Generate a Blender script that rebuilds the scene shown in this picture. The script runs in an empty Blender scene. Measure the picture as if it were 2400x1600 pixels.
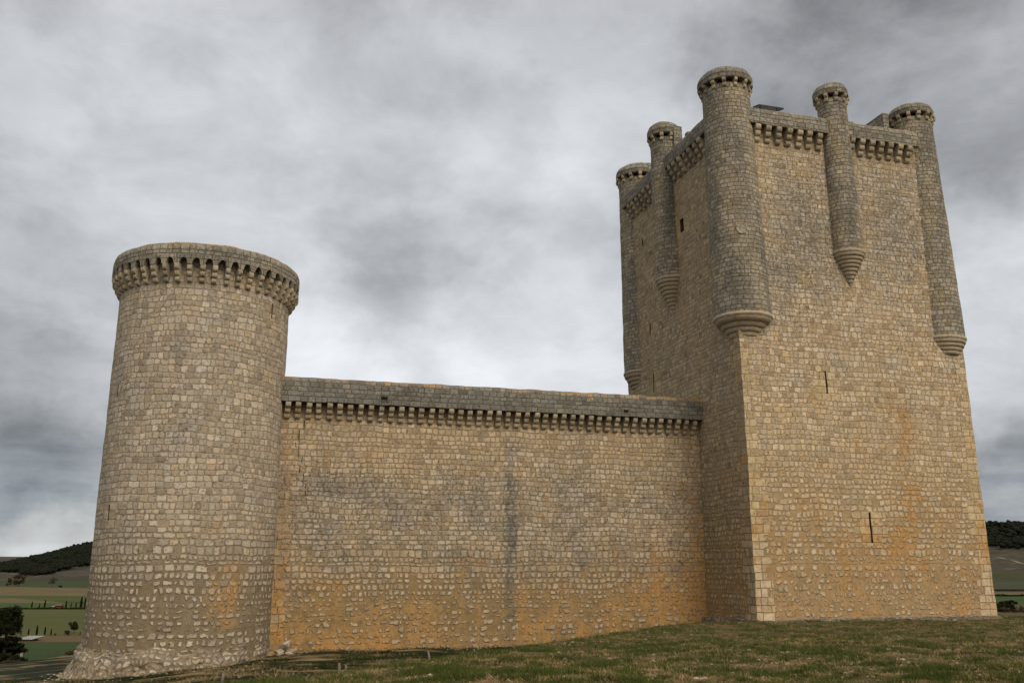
import bpy, math, random
import numpy as np
from math import sin, cos, pi, radians, hypot
from mathutils import Vector, Matrix, noise

random.seed(7)
rng = np.random.default_rng(11)
scene = bpy.context.scene

# ------------------------------------------------------------------ camera
FPX, PITCH = 2127.34, 0.2411
cam_data = bpy.data.cameras.new('camera')
cam_data.sensor_width = 36.0
cam_data.lens = 36.0 * FPX / 2400.0
cam_data.clip_start = 0.1
cam_data.clip_end = 40000
cam = bpy.data.objects.new('camera', cam_data)
scene.collection.objects.link(cam)
cam.location = (0, 0, 0)
cam.rotation_euler = (pi / 2 + PITCH, 0, 0)
scene.camera = cam

# ------------------------------------------------------------------ light
SUN_EL, SUN_AZ = radians(44), radians(150)     # azimuth from +Y, clockwise: behind the camera, to the right
sun_dir = Vector((sin(SUN_AZ) * cos(SUN_EL), cos(SUN_AZ) * cos(SUN_EL), sin(SUN_EL)))
sun_data = bpy.data.lights.new('sun', 'SUN')
sun_data.energy = 1.5
sun_data.angle = radians(24)
sun_data.color = (1.0, 0.89, 0.72)
sun = bpy.data.objects.new('sun', sun_data)
sun.rotation_euler = sun_dir.to_track_quat('Z', 'Y').to_euler()
scene.collection.objects.link(sun)

scene.view_settings.view_transform = 'Standard'
scene.view_settings.look = 'None'
scene.view_settings.exposure = 0.27
scene.view_settings.gamma = 1.0
scene.cycles.max_bounces = 6


# ------------------------------------------------------------------ node helper
class NT:
    def __init__(s, tree):
        s.t = tree; s.n = tree.nodes; s.l = tree.links

    def new(s, kind, **kw):
        nd = s.n.new(kind)
        for k, v in kw.items():
            setattr(nd, k, v)
        return nd

    def put(s, sock, v):
        if v is None:
            return
        if hasattr(v, 'is_output'):
            s.l.new(v, sock)
        elif isinstance(v, (tuple, list)):
            if len(v) == 3 and sock.type == 'RGBA':
                v = (*v, 1)
            sock.default_value = v
        else:
            sock.default_value = v

    def m(s, op, a, b=None, c=None, clamp=False):
        nd = s.new('ShaderNodeMath', operation=op, use_clamp=clamp)
        for i, v in enumerate((a, b, c)):
            s.put(nd.inputs[i], v)
        return nd.outputs[0]

    def add(s, a, b): return s.m('ADD', a, b)
    def sub(s, a, b): return s.m('SUBTRACT', a, b)
    def mul(s, a, b): return s.m('MULTIPLY', a, b)
    def mad(s, a, b, c): return s.m('MULTIPLY_ADD', a, b, c)

    def vm(s, op, a, b=None, scale=None):
        nd = s.new('ShaderNodeVectorMath', operation=op)
        s.put(nd.inputs[0], a)
        if b is not None: s.put(nd.inputs[1], b)
        if scale is not None: s.put(nd.inputs['Scale'], scale)
        return nd.outputs['Value' if op == 'DOT_PRODUCT' else 'Vector']

    def ss(s, v, a, b, lo=0.0, hi=1.0):
        nd = s.new('ShaderNodeMapRange', interpolation_type='SMOOTHSTEP')
        s.put(nd.inputs['Value'], v)
        s.put(nd.inputs['From Min'], a); s.put(nd.inputs['From Max'], b)
        s.put(nd.inputs['To Min'], lo); s.put(nd.inputs['To Max'], hi)
        return nd.outputs[0]

    def lin(s, v, a, b, lo=0.0, hi=1.0):
        nd = s.new('ShaderNodeMapRange')
        s.put(nd.inputs['Value'], v)
        s.put(nd.inputs['From Min'], a); s.put(nd.inputs['From Max'], b)
        s.put(nd.inputs['To Min'], lo); s.put(nd.inputs['To Max'], hi)
        return nd.outputs[0]

    def noise(s, vec, scale, detail=3, rough=.55, dist=0.0, out='Fac'):
        nd = s.new('ShaderNodeTexNoise', noise_dimensions='3D')
        s.put(nd.inputs['Vector'], vec); nd.inputs['Scale'].default_value = scale
        nd.inputs['Detail'].default_value = detail; nd.inputs['Roughness'].default_value = rough
        nd.inputs['Distortion'].default_value = dist
        return nd.outputs[out]

    def vor1(s, w, rand):
        a = s.new('ShaderNodeTexVoronoi', voronoi_dimensions='1D', feature='F1')
        b = s.new('ShaderNodeTexVoronoi', voronoi_dimensions='1D', feature='DISTANCE_TO_EDGE')
        for nd in (a, b):
            s.put(nd.inputs['W'], w); nd.inputs['Scale'].default_value = 1
            nd.inputs['Randomness'].default_value = rand
        return a.outputs['W'], a.outputs['Color'], b.outputs['Distance']

    def vor(s, vec, scale, feature='F1', out='Distance', rand=1.0):
        a = s.new('ShaderNodeTexVoronoi', voronoi_dimensions='3D', feature=feature)
        s.put(a.inputs['Vector'], vec); a.inputs['Scale'].default_value = scale
        a.inputs['Randomness'].default_value = rand
        return a.outputs[out]

    def mix(s, f, a, b, mode='MIX'):
        nd = s.new('ShaderNodeMix', data_type='RGBA', blend_type=mode)
        s.put(nd.inputs['Factor'], f); s.put(nd.inputs['A'], None)
        s.put(nd.inputs[6], a); s.put(nd.inputs[7], b)
        return nd.outputs[2]

    def mixf(s, f, a, b):
        nd = s.new('ShaderNodeMix', data_type='FLOAT')
        s.put(nd.inputs[0], f); s.put(nd.inputs[2], a); s.put(nd.inputs[3], b)
        return nd.outputs[0]

    def comb(s, x, y, z=0.0):
        nd = s.new('ShaderNodeCombineXYZ')
        s.put(nd.inputs[0], x); s.put(nd.inputs[1], y); s.put(nd.inputs[2], z)
        return nd.outputs[0]

    def sep(s, v):
        nd = s.new('ShaderNodeSeparateXYZ'); s.put(nd.inputs[0], v)
        return nd.outputs

    def sepc(s, v):
        nd = s.new('ShaderNodeSeparateColor'); s.put(nd.inputs[0], v)
        return nd.outputs

    def attr(s, name):
        return s.new('ShaderNodeAttribute', attribute_type='GEOMETRY', attribute_name=name).outputs['Fac']

    def ramp(s, f, stops):
        nd = s.new('ShaderNodeValToRGB')
        s.put(nd.inputs[0], f)
        el = nd.color_ramp.elements
        while len(el) > 1: el.remove(el[-1])
        el[0].position = stops[0][0]; el[0].color = (*stops[0][1], 1)
        for p, c in stops[1:]:
            k = el.new(p); k.color = (*c, 1)
        return nd.outputs[0]


def new_mat(name):
    m = bpy.data.materials.new(name); m.use_nodes = True
    m.node_tree.nodes.clear()
    k = NT(m.node_tree)
    out = k.new('ShaderNodeOutputMaterial')
    b = k.new('ShaderNodeBsdfPrincipled')
    b.inputs['Roughness'].default_value = .95
    b.inputs['Specular IOR Level'].default_value = .12
    k.l.new(b.outputs[0], out.inputs[0])
    return m, k, b


# ------------------------------------------------------------------ sky: overcast with cloud decks
world = bpy.data.worlds.new('World'); scene.world = world; world.use_nodes = True
world.node_tree.nodes.clear()
w = NT(world.node_tree)
wo = w.new('ShaderNodeOutputWorld'); bg = w.new('ShaderNodeBackground')
sky = w.new('ShaderNodeTexSky', sky_type='NISHITA', sun_disc=False)
sky.sun_elevation = SUN_EL; sky.sun_rotation = SUN_AZ
tc = w.new('ShaderNodeTexCoord')
D = w.vm('NORMALIZE', tc.outputs['Generated'])
dx, dy, dz = w.sep(D)
zc = w.m('MAXIMUM', dz, 0.0)
den = w.add(zc, .30)
P = w.comb(w.m('DIVIDE', dx, den), w.m('DIVIDE', dy, den), 0.0)
warp = w.vm('SUBTRACT', w.noise(P, .9, 3, out='Color'), (.5, .5, .5))
P2 = w.vm('ADD', P, w.vm('SCALE', warp, scale=1.0))
n1 = w.noise(P2, .75, 7, .55)
n2 = w.noise(w.vm('ADD', P2, (7.3, 2.1, 0)), 2.4, 9, .62)
n3 = w.noise(w.vm('ADD', D, (3, 1, 5)), 3.2, 6, .58, .6)
DW0 = w.vm('ADD', D, w.vm('SCALE', warp, scale=.05))
# broad light and dark masses of the cloud deck: direction, angular size, change of brightness
masses = [((-.42, .78, .46), 16, .06), ((-.27, .86, .43), 14, .05), ((-.05, .89, .45), 17, .10), ((-.09, .84, .54), 16, -.05),
          ((-.15, .93, .32), 6, -.08), ((-.10, .95, .29), 6, -.08), ((-.13, .957, .235), 8, .14), ((.05, .97, .235), 11, .20),
          ((-.23, .945, .225), 8, .19), ((-.47, .85, .24), 8, -.05), ((-.47, .87, .13), 9, -.12), ((-.455, .888, .085), 5, -.11),
          ((-.464, .885, .020), 2.2, .10), ((.44, .76, .476), 17, -.16), ((.335, .79, .513), 10, -.10), ((.46, .816, .349), 8, -.06),
          ((.46, .854, .244), 8, .16), ((.47, .873, .13), 7, -.08), ((.467, .883, .045), 7, -.12), ((.07, .934, .35), 9, -.03)]
bright = w.mad(w.sub(n1, .5), .26, .445)
bright = w.mad(w.sub(n2, .5), .34, bright)
bright = w.mad(w.sub(n3, .5), .30, bright)
n4 = w.noise(w.vm('MULTIPLY', D, (1, 1, 1.7)), 8.0, 9, .60, .35)
bright = w.mad(w.sub(w.ss(n4, .38, .62), .5), .06, bright)
n5 = w.noise(w.vm('MULTIPLY', w.vm('ADD', DW0, (2, 8, 1)), (1, 1, 2.0)), 4.2, 9, .58, .3)
bright = w.mad(w.sub(w.ss(n5, .36, .60), .5), .075, bright)
DW = w.vm('NORMALIZE', w.vm('ADD', D, w.vm('SCALE', w.vm('SUBTRACT', w.noise(w.vm('ADD', D, (9, 4, 2)), 5.5, 5, .6, out='Color'), (.5, .5, .5)), scale=.22)))
for dvec, size, amp in masses:
    v = Vector(dvec).normalized()
    dt = w.vm('DOT_PRODUCT', DW if size > 4 else D, tuple(v))
    bright = w.mad(w.ss(dt, cos(radians(size)), 1.0), amp * .85, bright)
# thin stretched streaks low over the horizon
azm = w.m('ARCTAN2', dx, dy)
st = w.noise(w.comb(w.mul(azm, 2.6), w.mul(dz, 30.0), 4.0), 1.0, 5, .6, .5)
bright = w.mad(w.mul(w.sub(st, .5), w.ss(dz, .20, .03)), .24, bright)
# the deck is thinner and brighter round the veiled sun behind the photographer
glow = w.ss(w.vm('DOT_PRODUCT', D, tuple(sun_dir)), .1, 1.0)
bright = w.mad(glow, .60, bright)
bright = w.m('MAXIMUM', bright, .06)
tint = w.mix(w.ss(dz, .03, .16), w.mix(w.ss(bright, .14, .45), (.80, .93, 1.10), (.97, 1.0, 1.02)), w.mix(w.ss(bright, .2, .6), (.965, .985, 1.02), (.975, 1.0, 1.035)))
tint = w.mix(w.mul(glow, .8), tint, (1.06, .97, .84))
cloud = w.vm('SCALE', tint, scale=bright)
nish = w.vm('SCALE', sky.outputs[0], scale=.10)
final = w.mix(.94, nish, cloud)
w.put(bg.inputs['Color'], final); bg.inputs['Strength'].default_value = 1.0
w.l.new(bg.outputs[0], wo.inputs[0])


# ------------------------------------------------------------------ materials
def masonry(name, kind, stones, joint, stain=(.40, .218, .066), lichen=(.075, .070, .058), h=.5, wd=.56, bump=1.0,
            wear0=0.0, stain0=0.0, quoin_c=(.44, .345, .20)):
    """coursed stone: every course and every stone in it has its own size and tone"""
    m, k, b = new_mat(name)
    uv = k.new('ShaderNodeUVMap', uv_map='UVMap').outputs[0]
    rub, wear, stn, quo = (k.attr(a) for a in ('rub', 'wear', 'stain', 'quoin'))
    rough = kind == 'rubble'

    def pattern(h, wd, wob, jitter, rv, ru, seed, jw, soft, round_):
        uvs = k.vm('ADD', uv, (seed, seed * .37, 0))
        lo = k.noise(uvs, .33, 2)
        ji = k.vm('SUBTRACT', k.noise(uvs, 3.0, 2, out='Color'), (.5, .5, .5))
        jx, jy, _ = k.sep(ji)
        ux, vx, _ = k.sep(uvs)
        v2 = k.mad(jy, jitter, k.mad(k.sub(lo, .5), wob, vx))
        rpos, rcol, dv = k.vor1(k.m('DIVIDE', v2, h), rv)
        rr = k.sepc(rcol)
        wid = k.mad(rr[0], wd * .5, wd * .75)
        u2 = k.mad(jx, jitter, ux)
        cw = k.mad(rpos, 37.73, k.m('DIVIDE', u2, wid))
        cpos, ccol, du = k.vor1(cw, ru)
        cc = k.sepc(ccol)
        d = k.m('SMOOTH_MIN', k.mul(dv, h), k.mul(du, wid), round_)
        return d, cc, rr

    geo = k.new('ShaderNodeNewGeometry').outputs['Position']

    def con(f, g):                       # contrast about the middle
        return k.mad(k.sub(f, .5), g, .5)
    if rough:
        d, cc, rr = pattern(h, wd, .42, .15, .85, 1.0, 3.1, .02, .04, .13)
        fin = con(k.noise(uv, 5.0, 4, .6), 1.6)
        d = k.mad(k.sub(fin, .5), k.mad(rub, .17, .045), d)
        j = k.mul(k.mad(rub, .062, .003), k.mad(cc[1], 1.5, .35))
        mask = k.ss(d, j, k.add(j, k.mad(rub, .035, .026)))
        mask = k.mul(mask, k.m('LESS_THAN', k.mul(rub, .27), k.mad(cc[2], .97, .03)))
        # dressed quoins beside corners and openings
        dq, cq, rq = pattern(.50, .70, .04, .035, .35, .5, 11.7, .012, .02, .03)
        qlim = k.mad(k.m('GREATER_THAN', rq[1], .5), .50, .85)
        qm = k.m('LESS_THAN', quo, qlim)
        qmask = k.ss(dq, .010, .034)
        mask = k.mixf(qm, mask, qmask)
        r0 = k.mixf(qm, cc[0], cq[0]); r1 = k.mixf(qm, cc[1], cq[1])
    else:
        d, cc, rr = pattern(h, wd, .08, .06, .55, .85, 5.3, .01, .02, .04)
        j = k.mad(cc[1], .013, .002)
        mask = k.ss(d, j, k.add(j, .03))
        r0 = cc[0]; r1 = cc[2]
        qm = 0.0
    big = k.noise(geo, .42, 5, .62)
    mid = k.noise(geo, 1.7, 5, .66)
    fine = k.noise(geo, 6.5, 6, .72)
    col = k.ramp(con(r0, .9), [(0, stones[0]), (.3, stones[1]), (.72, stones[2]), (1, stones[3])])
    if rough:
        col = k.mix(k.mul(qm, .42), col, quoin_c)
    pale = (stones[1][0] * .80, stones[1][1] * .77, stones[1][2] * .70)
    jb = k.mix(k.ss(rub, .10, .55), pale, joint) if rough else joint
    jcol = k.mix(1.0, jb, k.mix(con(mid, 2.2), (.78, .78, .80), (1.22, 1.22, 1.2)), 'MULTIPLY')
    _old = k.mix(con(mid, 2.2), (joint[0] * .78, joint[1] * .78, joint[2] * .80), (joint[0] * 1.22, joint[1] * 1.22, joint[2] * 1.2))
    tone = k.mad(con(r1, 1.0), .46, .77)
    col = k.vm('SCALE', col, scale=tone)
    if rough:                            # in the lower courses the field stones are whiter
        col = k.mix(k.mul(k.ss(rub, .25, .75), k.mad(r1, .55, .05)), col, (.56, .48, .36))
    col = k.mix(mask, jcol, col)
    # ochre staining, in drifts and on single stones
    ux, vx, _ = k.sep(uv)
    run = k.noise(k.comb(k.mul(ux, 1.1), k.mul(vx, .13), 6.0), 1.0, 5, .62)
    smask = k.ss(k.add(k.add(k.mul(con(big, 2.0), .42), k.add(k.mul(con(mid, 1.8), .34), k.mul(con(run, 2.0), .30))), k.add(k.mul(mask, k.mad(r1, .62, -.34)), k.add(stn, stain0 + .16))), 1.0, 1.42)
    col = k.mix(k.mul(smask, .86), col, k.mix(con(fine, 2.0), (stain[0] * .72, stain[1] * .68, stain[2] * .68), (stain[0] * 1.28, stain[1] * 1.38, stain[2] * 1.7)))
    # grey lichen crust, speckled
    ux, vx, _ = k.sep(uv)
    stv = k.noise(k.comb(k.mul(ux, 1.6), k.mul(vx, .16), 2.0), 1.0, 4, .6)
    big2 = k.noise(k.vm('ADD', geo, (31, 7, 3)), .5, 5, .64)
    wv = k.add(wear, wear0)
    lv = k.add(k.add(k.mul(con(big2, 1.9), .40), k.mul(con(fine, 2.6), .52)), k.add(k.mul(stv, .22), k.mad(k.mixf(.5 if not rough else .2, r0, rr[2]), .30, k.mul(wv, 1.15))))
    # first a thin grey bloom over the stone, then darker crusts within it
    gv = k.add(k.mul(con(big2, 2.2), .55), k.add(k.mul(con(mid, 2.6), .42), k.mad(r1, .30, k.mul(wv, 1.25))))
    gmask = k.ss(gv, .55, 1.15)
    bw = k.new('ShaderNodeRGBToBW'); k.put(bw.inputs[0], col)
    grey = k.vm('SCALE', k.mix(con(mid, 1.5), (.93, .90, .84), (1.0, .965, .885)), scale=k.mul(bw.outputs[0], k.mixf(mask, .80, .97)))
    col = k.mix(k.mul(gmask, .50), col, grey)
    spk = k.ss(k.add(con(k.noise(geo, 4.6, 7, .78), 2.0), k.mul(wv, .42)), .575, .80)
    col = k.mix(k.mul(spk, .70), col, (.085, .072, .050))
    lmask = k.ss(lv, .88, 1.36)
    col = k.mix(k.mul(lmask, .58), col, k.mix(con(fine, 2.2), (lichen[0] * .75, lichen[1] * .75, lichen[2] * .75), (lichen[0] * 2.2, lichen[1] * 2.14, lichen[2] * 2.0)))
    # grain and pits
    col = k.mix(1.0, col, k.ramp(con(k.noise(geo, 4.2, 7, .75), 1.5), [(.12, (.50, .48, .46)), (.42, (.95, .95, .95)), (.60, (1.03, 1.03, 1.03)), (.9, (1.22, 1.21, 1.20))]), 'MULTIPLY')
    pn = k.noise(k.vm('MULTIPLY', geo, (1, 1, 1.8)), 5.5, 3, .65)
    pit = k.mul(k.ss(pn, .64, .71), mask)
    col = k.mix(k.mul(pit, .75), col, (.045, .036, .026))
    k.put(b.inputs['Base Color'], col)
    hgt = k.mad(mask, k.mad(rub, .9, .45) if rough else .55, k.mul(fine, .8))
    hgt = k.mad(pit, -.8, hgt)
    bp = k.new('ShaderNodeBump'); bp.inputs['Strength'].default_value = min(1, bump); bp.inputs['Distance'].default_value = .07
    k.put(bp.inputs['Height'], hgt)
    k.l.new(bp.outputs[0], b.inputs['Normal'])
    return m


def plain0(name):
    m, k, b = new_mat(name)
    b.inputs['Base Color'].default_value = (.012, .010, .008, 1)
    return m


ST_K = [(.35, .258, .155), (.46, .35, .222), (.54, .43, .295), (.48, .335, .165)]
ST_C = [(.31, .23, .145), (.40, .308, .20), (.49, .39, .27), (.41, .285, .145)]
ST_T = [(.32, .255, .185), (.40, .33, .245), (.47, .395, .30), (.42, .315, .195)]
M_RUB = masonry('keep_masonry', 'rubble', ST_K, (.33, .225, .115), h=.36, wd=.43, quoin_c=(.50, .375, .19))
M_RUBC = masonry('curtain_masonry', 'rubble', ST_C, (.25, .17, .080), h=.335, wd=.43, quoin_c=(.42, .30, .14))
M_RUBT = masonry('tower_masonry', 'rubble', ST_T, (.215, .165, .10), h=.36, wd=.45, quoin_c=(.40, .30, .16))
M_RUBD = masonry('shade_toned_masonry', 'rubble', [(.26, .20, .125), (.35, .275, .175), (.41, .33, .22), (.36, .265, .145)], (.27, .185, .09), h=.32, wd=.42, quoin_c=(.38, .285, .15))  # darker copy of the keep stone, with shade put into the colour
M_ASH = masonry('ashlar_masonry', 'ashlar', [(.22, .185, .13), (.29, .245, .175), (.35, .30, .215), (.335, .26, .155)], (.185, .145, .09), h=.31, wd=.50)
M_CAP = masonry('parapet_masonry', 'ashlar', [(.20, .178, .138), (.255, .228, .175), (.30, .268, .205), (.275, .225, .145)], (.165, .135, .092), h=.32, wd=.60)
M_CAPG = masonry('grey_parapet_masonry', 'ashlar', [(.15, .138, .115), (.20, .185, .155), (.245, .225, .185), (.23, .195, .135)], (.145, .132, .105), h=.34, wd=.60)
M_BLACK = plain0('painted_shade')  # near-black colour standing for shade inside the gun loops and the crack
M_CARV = masonry('carved_stone', 'ashlar', [(.30, .245, .165), (.36, .295, .20), (.40, .335, .23), (.39, .295, .165)], (.20, .14, .075), h=40, wd=40)
M_FOOT = masonry('weathered_footing', 'rubble', [(.25, .21, .155), (.34, .29, .215), (.43, .37, .285), (.36, .285, .18)], (.23, .175, .11), h=.28, wd=.38)


def plain(name, c0, c1, scale=3.0, rough=.9, detail=4, c2=None):
    m, k, b = new_mat(name)
    pos = k.new('ShaderNodeNewGeometry').outputs['Position']
    f = k.noise(pos, scale, detail, .6)
    st = [(.3, c0), (.7, c1)] if c2 is None else [(.28, c0), (.5, c1), (.72, c2)]
    k.put(b.inputs['Base Color'], k.ramp(f, st))
    b.inputs['Roughness'].default_value = rough
    return m


M_DARK = plain('dark_recess_stone', (.05, .042, .03), (.09, .07, .05))
M_WOOD = plain('weathered_wood', (.13, .11, .09), (.24, .21, .18), 8)
M_METAL = plain('dark_panel_glass', (.012, .013, .016), (.02, .022, .026), 2, .25)
M_STEEL = plain('panel_frame_metal', (.03, .03, .033), (.06, .06, .064), 5, .45)
M_LEAFD = plain('dark_pine_needles', (0.0072, 0.0096, 0.0031), (0.0210, 0.0240, 0.0071), .5)
M_LEAFC = plain('cypress_foliage', (0.0048, 0.0072, 0.0031), (0.0120, 0.0156, 0.0061), .6)
M_LEAFF = plain('far_pine_foliage', (0.0042, 0.0055, 0.0025), (0.0092, 0.0109, 0.0043), .05)  # colour lowered to carry cloud shadow over the valley
M_LEAFB = plain('brown_brush', (0.0263, 0.0195, 0.0102), (0.0562, 0.0390, 0.0191), .8)
M_TWIG = plain('bare_twigs', (0.0350, 0.0245, 0.0155), (0.0700, 0.0490, 0.0297), .6)
M_BARK = plain('bark', (.04, .03, .022), (.08, .06, .045), 4)
M_BRICK = plain('red_brick', (.085, .026, .016), (.14, .045, .026), 1)
M_WHITE = plain('white_render', (.24, .23, .22), (.36, .35, .34), 1)
M_ROOFT = plain('roof_tile', (.10, .05, .035), (.16, .08, .05), 1)
M_PALE = plain('pale_limestone', (.26, .22, .16), (.44, .385, .30), 5)
M_CONC = plain('concrete_post', (.26, .23, .20), (.36, .32, .28), 4)


# ------------------------------------------------------------------ mesh helpers
def nvec(p, s):
    return noise.noise_vector(Vector(p) * s)


def rough_disp(p):
    return nvec(p, .7) * .04 + nvec(p, 2.4) * .028


class MB:
    """collects geometry, becomes ONE mesh object"""
    def __init__(s):
        s.v = []; s.uv = []; s.at = []; s.f = []; s.sm = []

    def vert(s, p, uv=(0, 0), at=(0, 0, 0, 9)):
        s.v.append(tuple(p)); s.uv.append(uv); s.at.append(at)
        return len(s.v) - 1

    def face(s, ids, smooth=False):
        s.f.append(tuple(ids)); s.sm.append(smooth)

    def quadstrip(s, rows, smooth=False, skip=None, flip=False):
        for i in range(len(rows) - 1):
            for j in range(len(rows[i]) - 1):
                if skip and skip(i, j): continue
                q = (rows[i][j], rows[i][j + 1], rows[i + 1][j + 1], rows[i + 1][j])
                s.face(q[::-1] if flip else q, smooth)

    def surf(s, fn, us, vs, atf=None, uvf=None, disp=rough_disp, holes=(), smooth=False, flip=False):
        rows = []
        for v in vs:
            r = []
            for u in us:
                p = Vector(fn(u, v))
                if disp: p = p + disp(p)
                r.append(s.vert(p, uvf(u, v) if uvf else (u, v), atf(u, v) if atf else (0, 0, 0, 9)))
            rows.append(r)

        def skip(i, j):
            um = (us[j] + us[j + 1]) / 2; vm = (vs[i] + vs[i + 1]) / 2
            return any(a < um < b and c < vm < d for a, b, c, d in holes)
        s.quadstrip(rows, smooth, skip if holes else None, flip)
        return rows

    def box(s, o, ax, ay, az, at=(0, 0, 0, 9), uvo=(0, 0)):
        o, ax, ay, az = (Vector(q) for q in (o, ax, ay, az))
        for a, b, c in ((ax, az, Vector((0, 0, 0))), (ax, az, ay), (ay, az, Vector((0, 0, 0))), (ay, az, ax), (ax, ay, Vector((0, 0, 0))), (ax, ay, az)):
            ids = []
            for fa, fb in ((0, 0), (1, 0), (1, 1), (0, 1)):
                ids.append(s.vert(o + a * fa + b * fb + c, (uvo[0] + fa * a.length, uvo[1] + fb * b.length), at))
            nrm = a.cross(b); mid = o + a * .5 + b * .5 + c; cen = o + (ax + ay + az) * .5
            s.face(ids if nrm.dot(mid - cen) > 0 else ids[::-1])

    def lathe(s, cx, cy, prof, a0=0, a1=2 * pi, n=48, atf=None, disp=rough_disp, smooth=True, uvo=(0, 0), arc=False):
        rows = []; L = 0; prev = None; R = max(q[0] for q in prof)
        for r, z in prof:
            if prev: L += hypot(r - prev[0], z - prev[1])
            prev = (r, z); row = []
            for i in range(n + 1):
                a = a0 + (a1 - a0) * i / n
                p = Vector((cx + r * cos(a), cy + r * sin(a), z))
                if disp: p = p + disp(p)
                row.append(s.vert(p, (uvo[0] + a * R, uvo[1] + (L if arc else z)), atf(a, z) if atf else (0, 0, 0, 9)))
            rows.append(row)
        s.quadstrip(rows, smooth)
        return rows

    def build(s, name, mat, parent=None, loc=None):
        me = bpy.data.meshes.new(name)
        me.from_pydata(s.v, [], s.f)
        me.polygons.foreach_set('use_smooth', s.sm)
        uvl = me.uv_layers.new(name='UVMap')
        li = np.empty(len(me.loops), dtype=np.int32); me.loops.foreach_get('vertex_index', li)
        uvl.data.foreach_set('uv', np.array(s.uv, dtype=np.float32)[li].ravel())
        at = np.array(s.at, dtype=np.float32)
        for i, nm in enumerate(('rub', 'wear', 'stain', 'quoin')):
            a = me.attributes.new(nm, 'FLOAT', 'POINT'); a.data.foreach_set('value', np.ascontiguousarray(at[:, i]))
        me.materials.append(mat)
        return link(name, me, parent, loc)


def link(name, me, parent=None, loc=None):
    o = bpy.data.objects.new(name, me)
    scene.collection.objects.link(o)
    if loc is not None: o.location = loc
    if parent is not None: o.parent = parent
    return o


def tag(o, label=None, cat=None, group=None, kind=None):
    if label: o['label'] = label
    if cat: o['category'] = cat
    if group: o['group'] = group
    if kind: o['kind'] = kind
    return o


def empty(name, label, cat, group=None, loc=(0, 0, 0)):
    o = bpy.data.objects.new(name, None); scene.collection.objects.link(o)
    o.location = loc; o.empty_display_size = .5
    return tag(o, label, cat, group)


def raw_mesh(name, verts, faces, mat, parent=None, smooth=False):
    """fast builder for numpy triangle or quad soups"""
    verts = np.asarray(verts, dtype=np.float32); faces = np.asarray(faces, dtype=np.int32)
    me = bpy.data.meshes.new(name)
    me.vertices.add(len(verts)); me.vertices.foreach_set('co', verts.ravel())
    nf, kf = faces.shape
    me.loops.add(nf * kf); me.loops.foreach_set('vertex_index', faces.ravel())
    me.polygons.add(nf)
    me.polygons.foreach_set('loop_start', np.arange(0, nf * kf, kf, dtype=np.int32))
    me.polygons.foreach_set('loop_total', np.full(nf, kf, dtype=np.int32))
    if smooth: me.polygons.foreach_set('use_smooth', np.ones(nf, dtype=bool))
    me.update(calc_edges=True); me.validate()
    if mat: me.materials.append(mat)
    return link(name, me, parent)


def frange(a, b, step, extra=()):
    n = max(1, int(round((b - a) / step)))
    xs = {round(a + (b - a) * i / n, 4) for i in range(n + 1)}
    ex = [round(e_, 4) for e_ in extra]
    xs = {x for x in xs if all(abs(x - e_) > .07 for e_ in ex) or x in (round(a, 4), round(b, 4))}
    return sorted(xs | set(ex))


def g2(u, v, cu, cv, su, sv):
    return math.exp(-((u - cu) / su) ** 2 - ((v - cv) / sv) ** 2)


def st01(x, a, b):
    t = min(1, max(0, (x - a) / (b - a)))
    return t * t * (3 - 2 * t)


def vnoise(x, y, seed=0):
    """numpy value noise in 0..1"""
    x = np.asarray(x, float); y = np.asarray(y, float)
    xi = np.floor(x).astype(np.int64); yi = np.floor(y).astype(np.int64)
    fx = x - xi; fy = y - yi
    fx = fx * fx * (3 - 2 * fx); fy = fy * fy * (3 - 2 * fy)

    def hsh(a, b):
        q = (a * 374761393 + b * 668265263 + seed * 974634777) & 0xFFFFFFFF
        q = ((q ^ (q >> 13)) * 1274126177) & 0xFFFFFFFF
        return ((q ^ (q >> 16)) & 0xFFFF) / 65535.0
    a = hsh(xi, yi); b_ = hsh(xi + 1, yi); c = hsh(xi, yi + 1); d = hsh(xi + 1, yi + 1)
    return (a * (1 - fx) + b_ * fx) * (1 - fy) + (c * (1 - fx) + d * fx) * fy


def fbm(x, y, oct=4, seed=0):
    s = 0; a = .5; t = 0
    for i in range(oct):
        s = s + a * vnoise(x * 2 ** i, y * 2 ** i, seed + i); t += a; a *= .5
    return s / t


def npss(x, a, b):
    t = np.clip((x - a) / (b - a), 0, 1)
    return t * t * (3 - 2 * t)


# ------------------------------------------------------------------ plan of the castle
PHI = .2804
C = Vector((15.5387, 60.0)); KW, KD = 18.4515, 19.0948
E_ = Vector((cos(PHI), sin(PHI))); N_ = Vector((-sin(PHI), cos(PHI)))      # along the lit face, into the building
OFF = 6.575
TX, TY = -20.0749, 57.4179
FLOOR = -30.0


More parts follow.
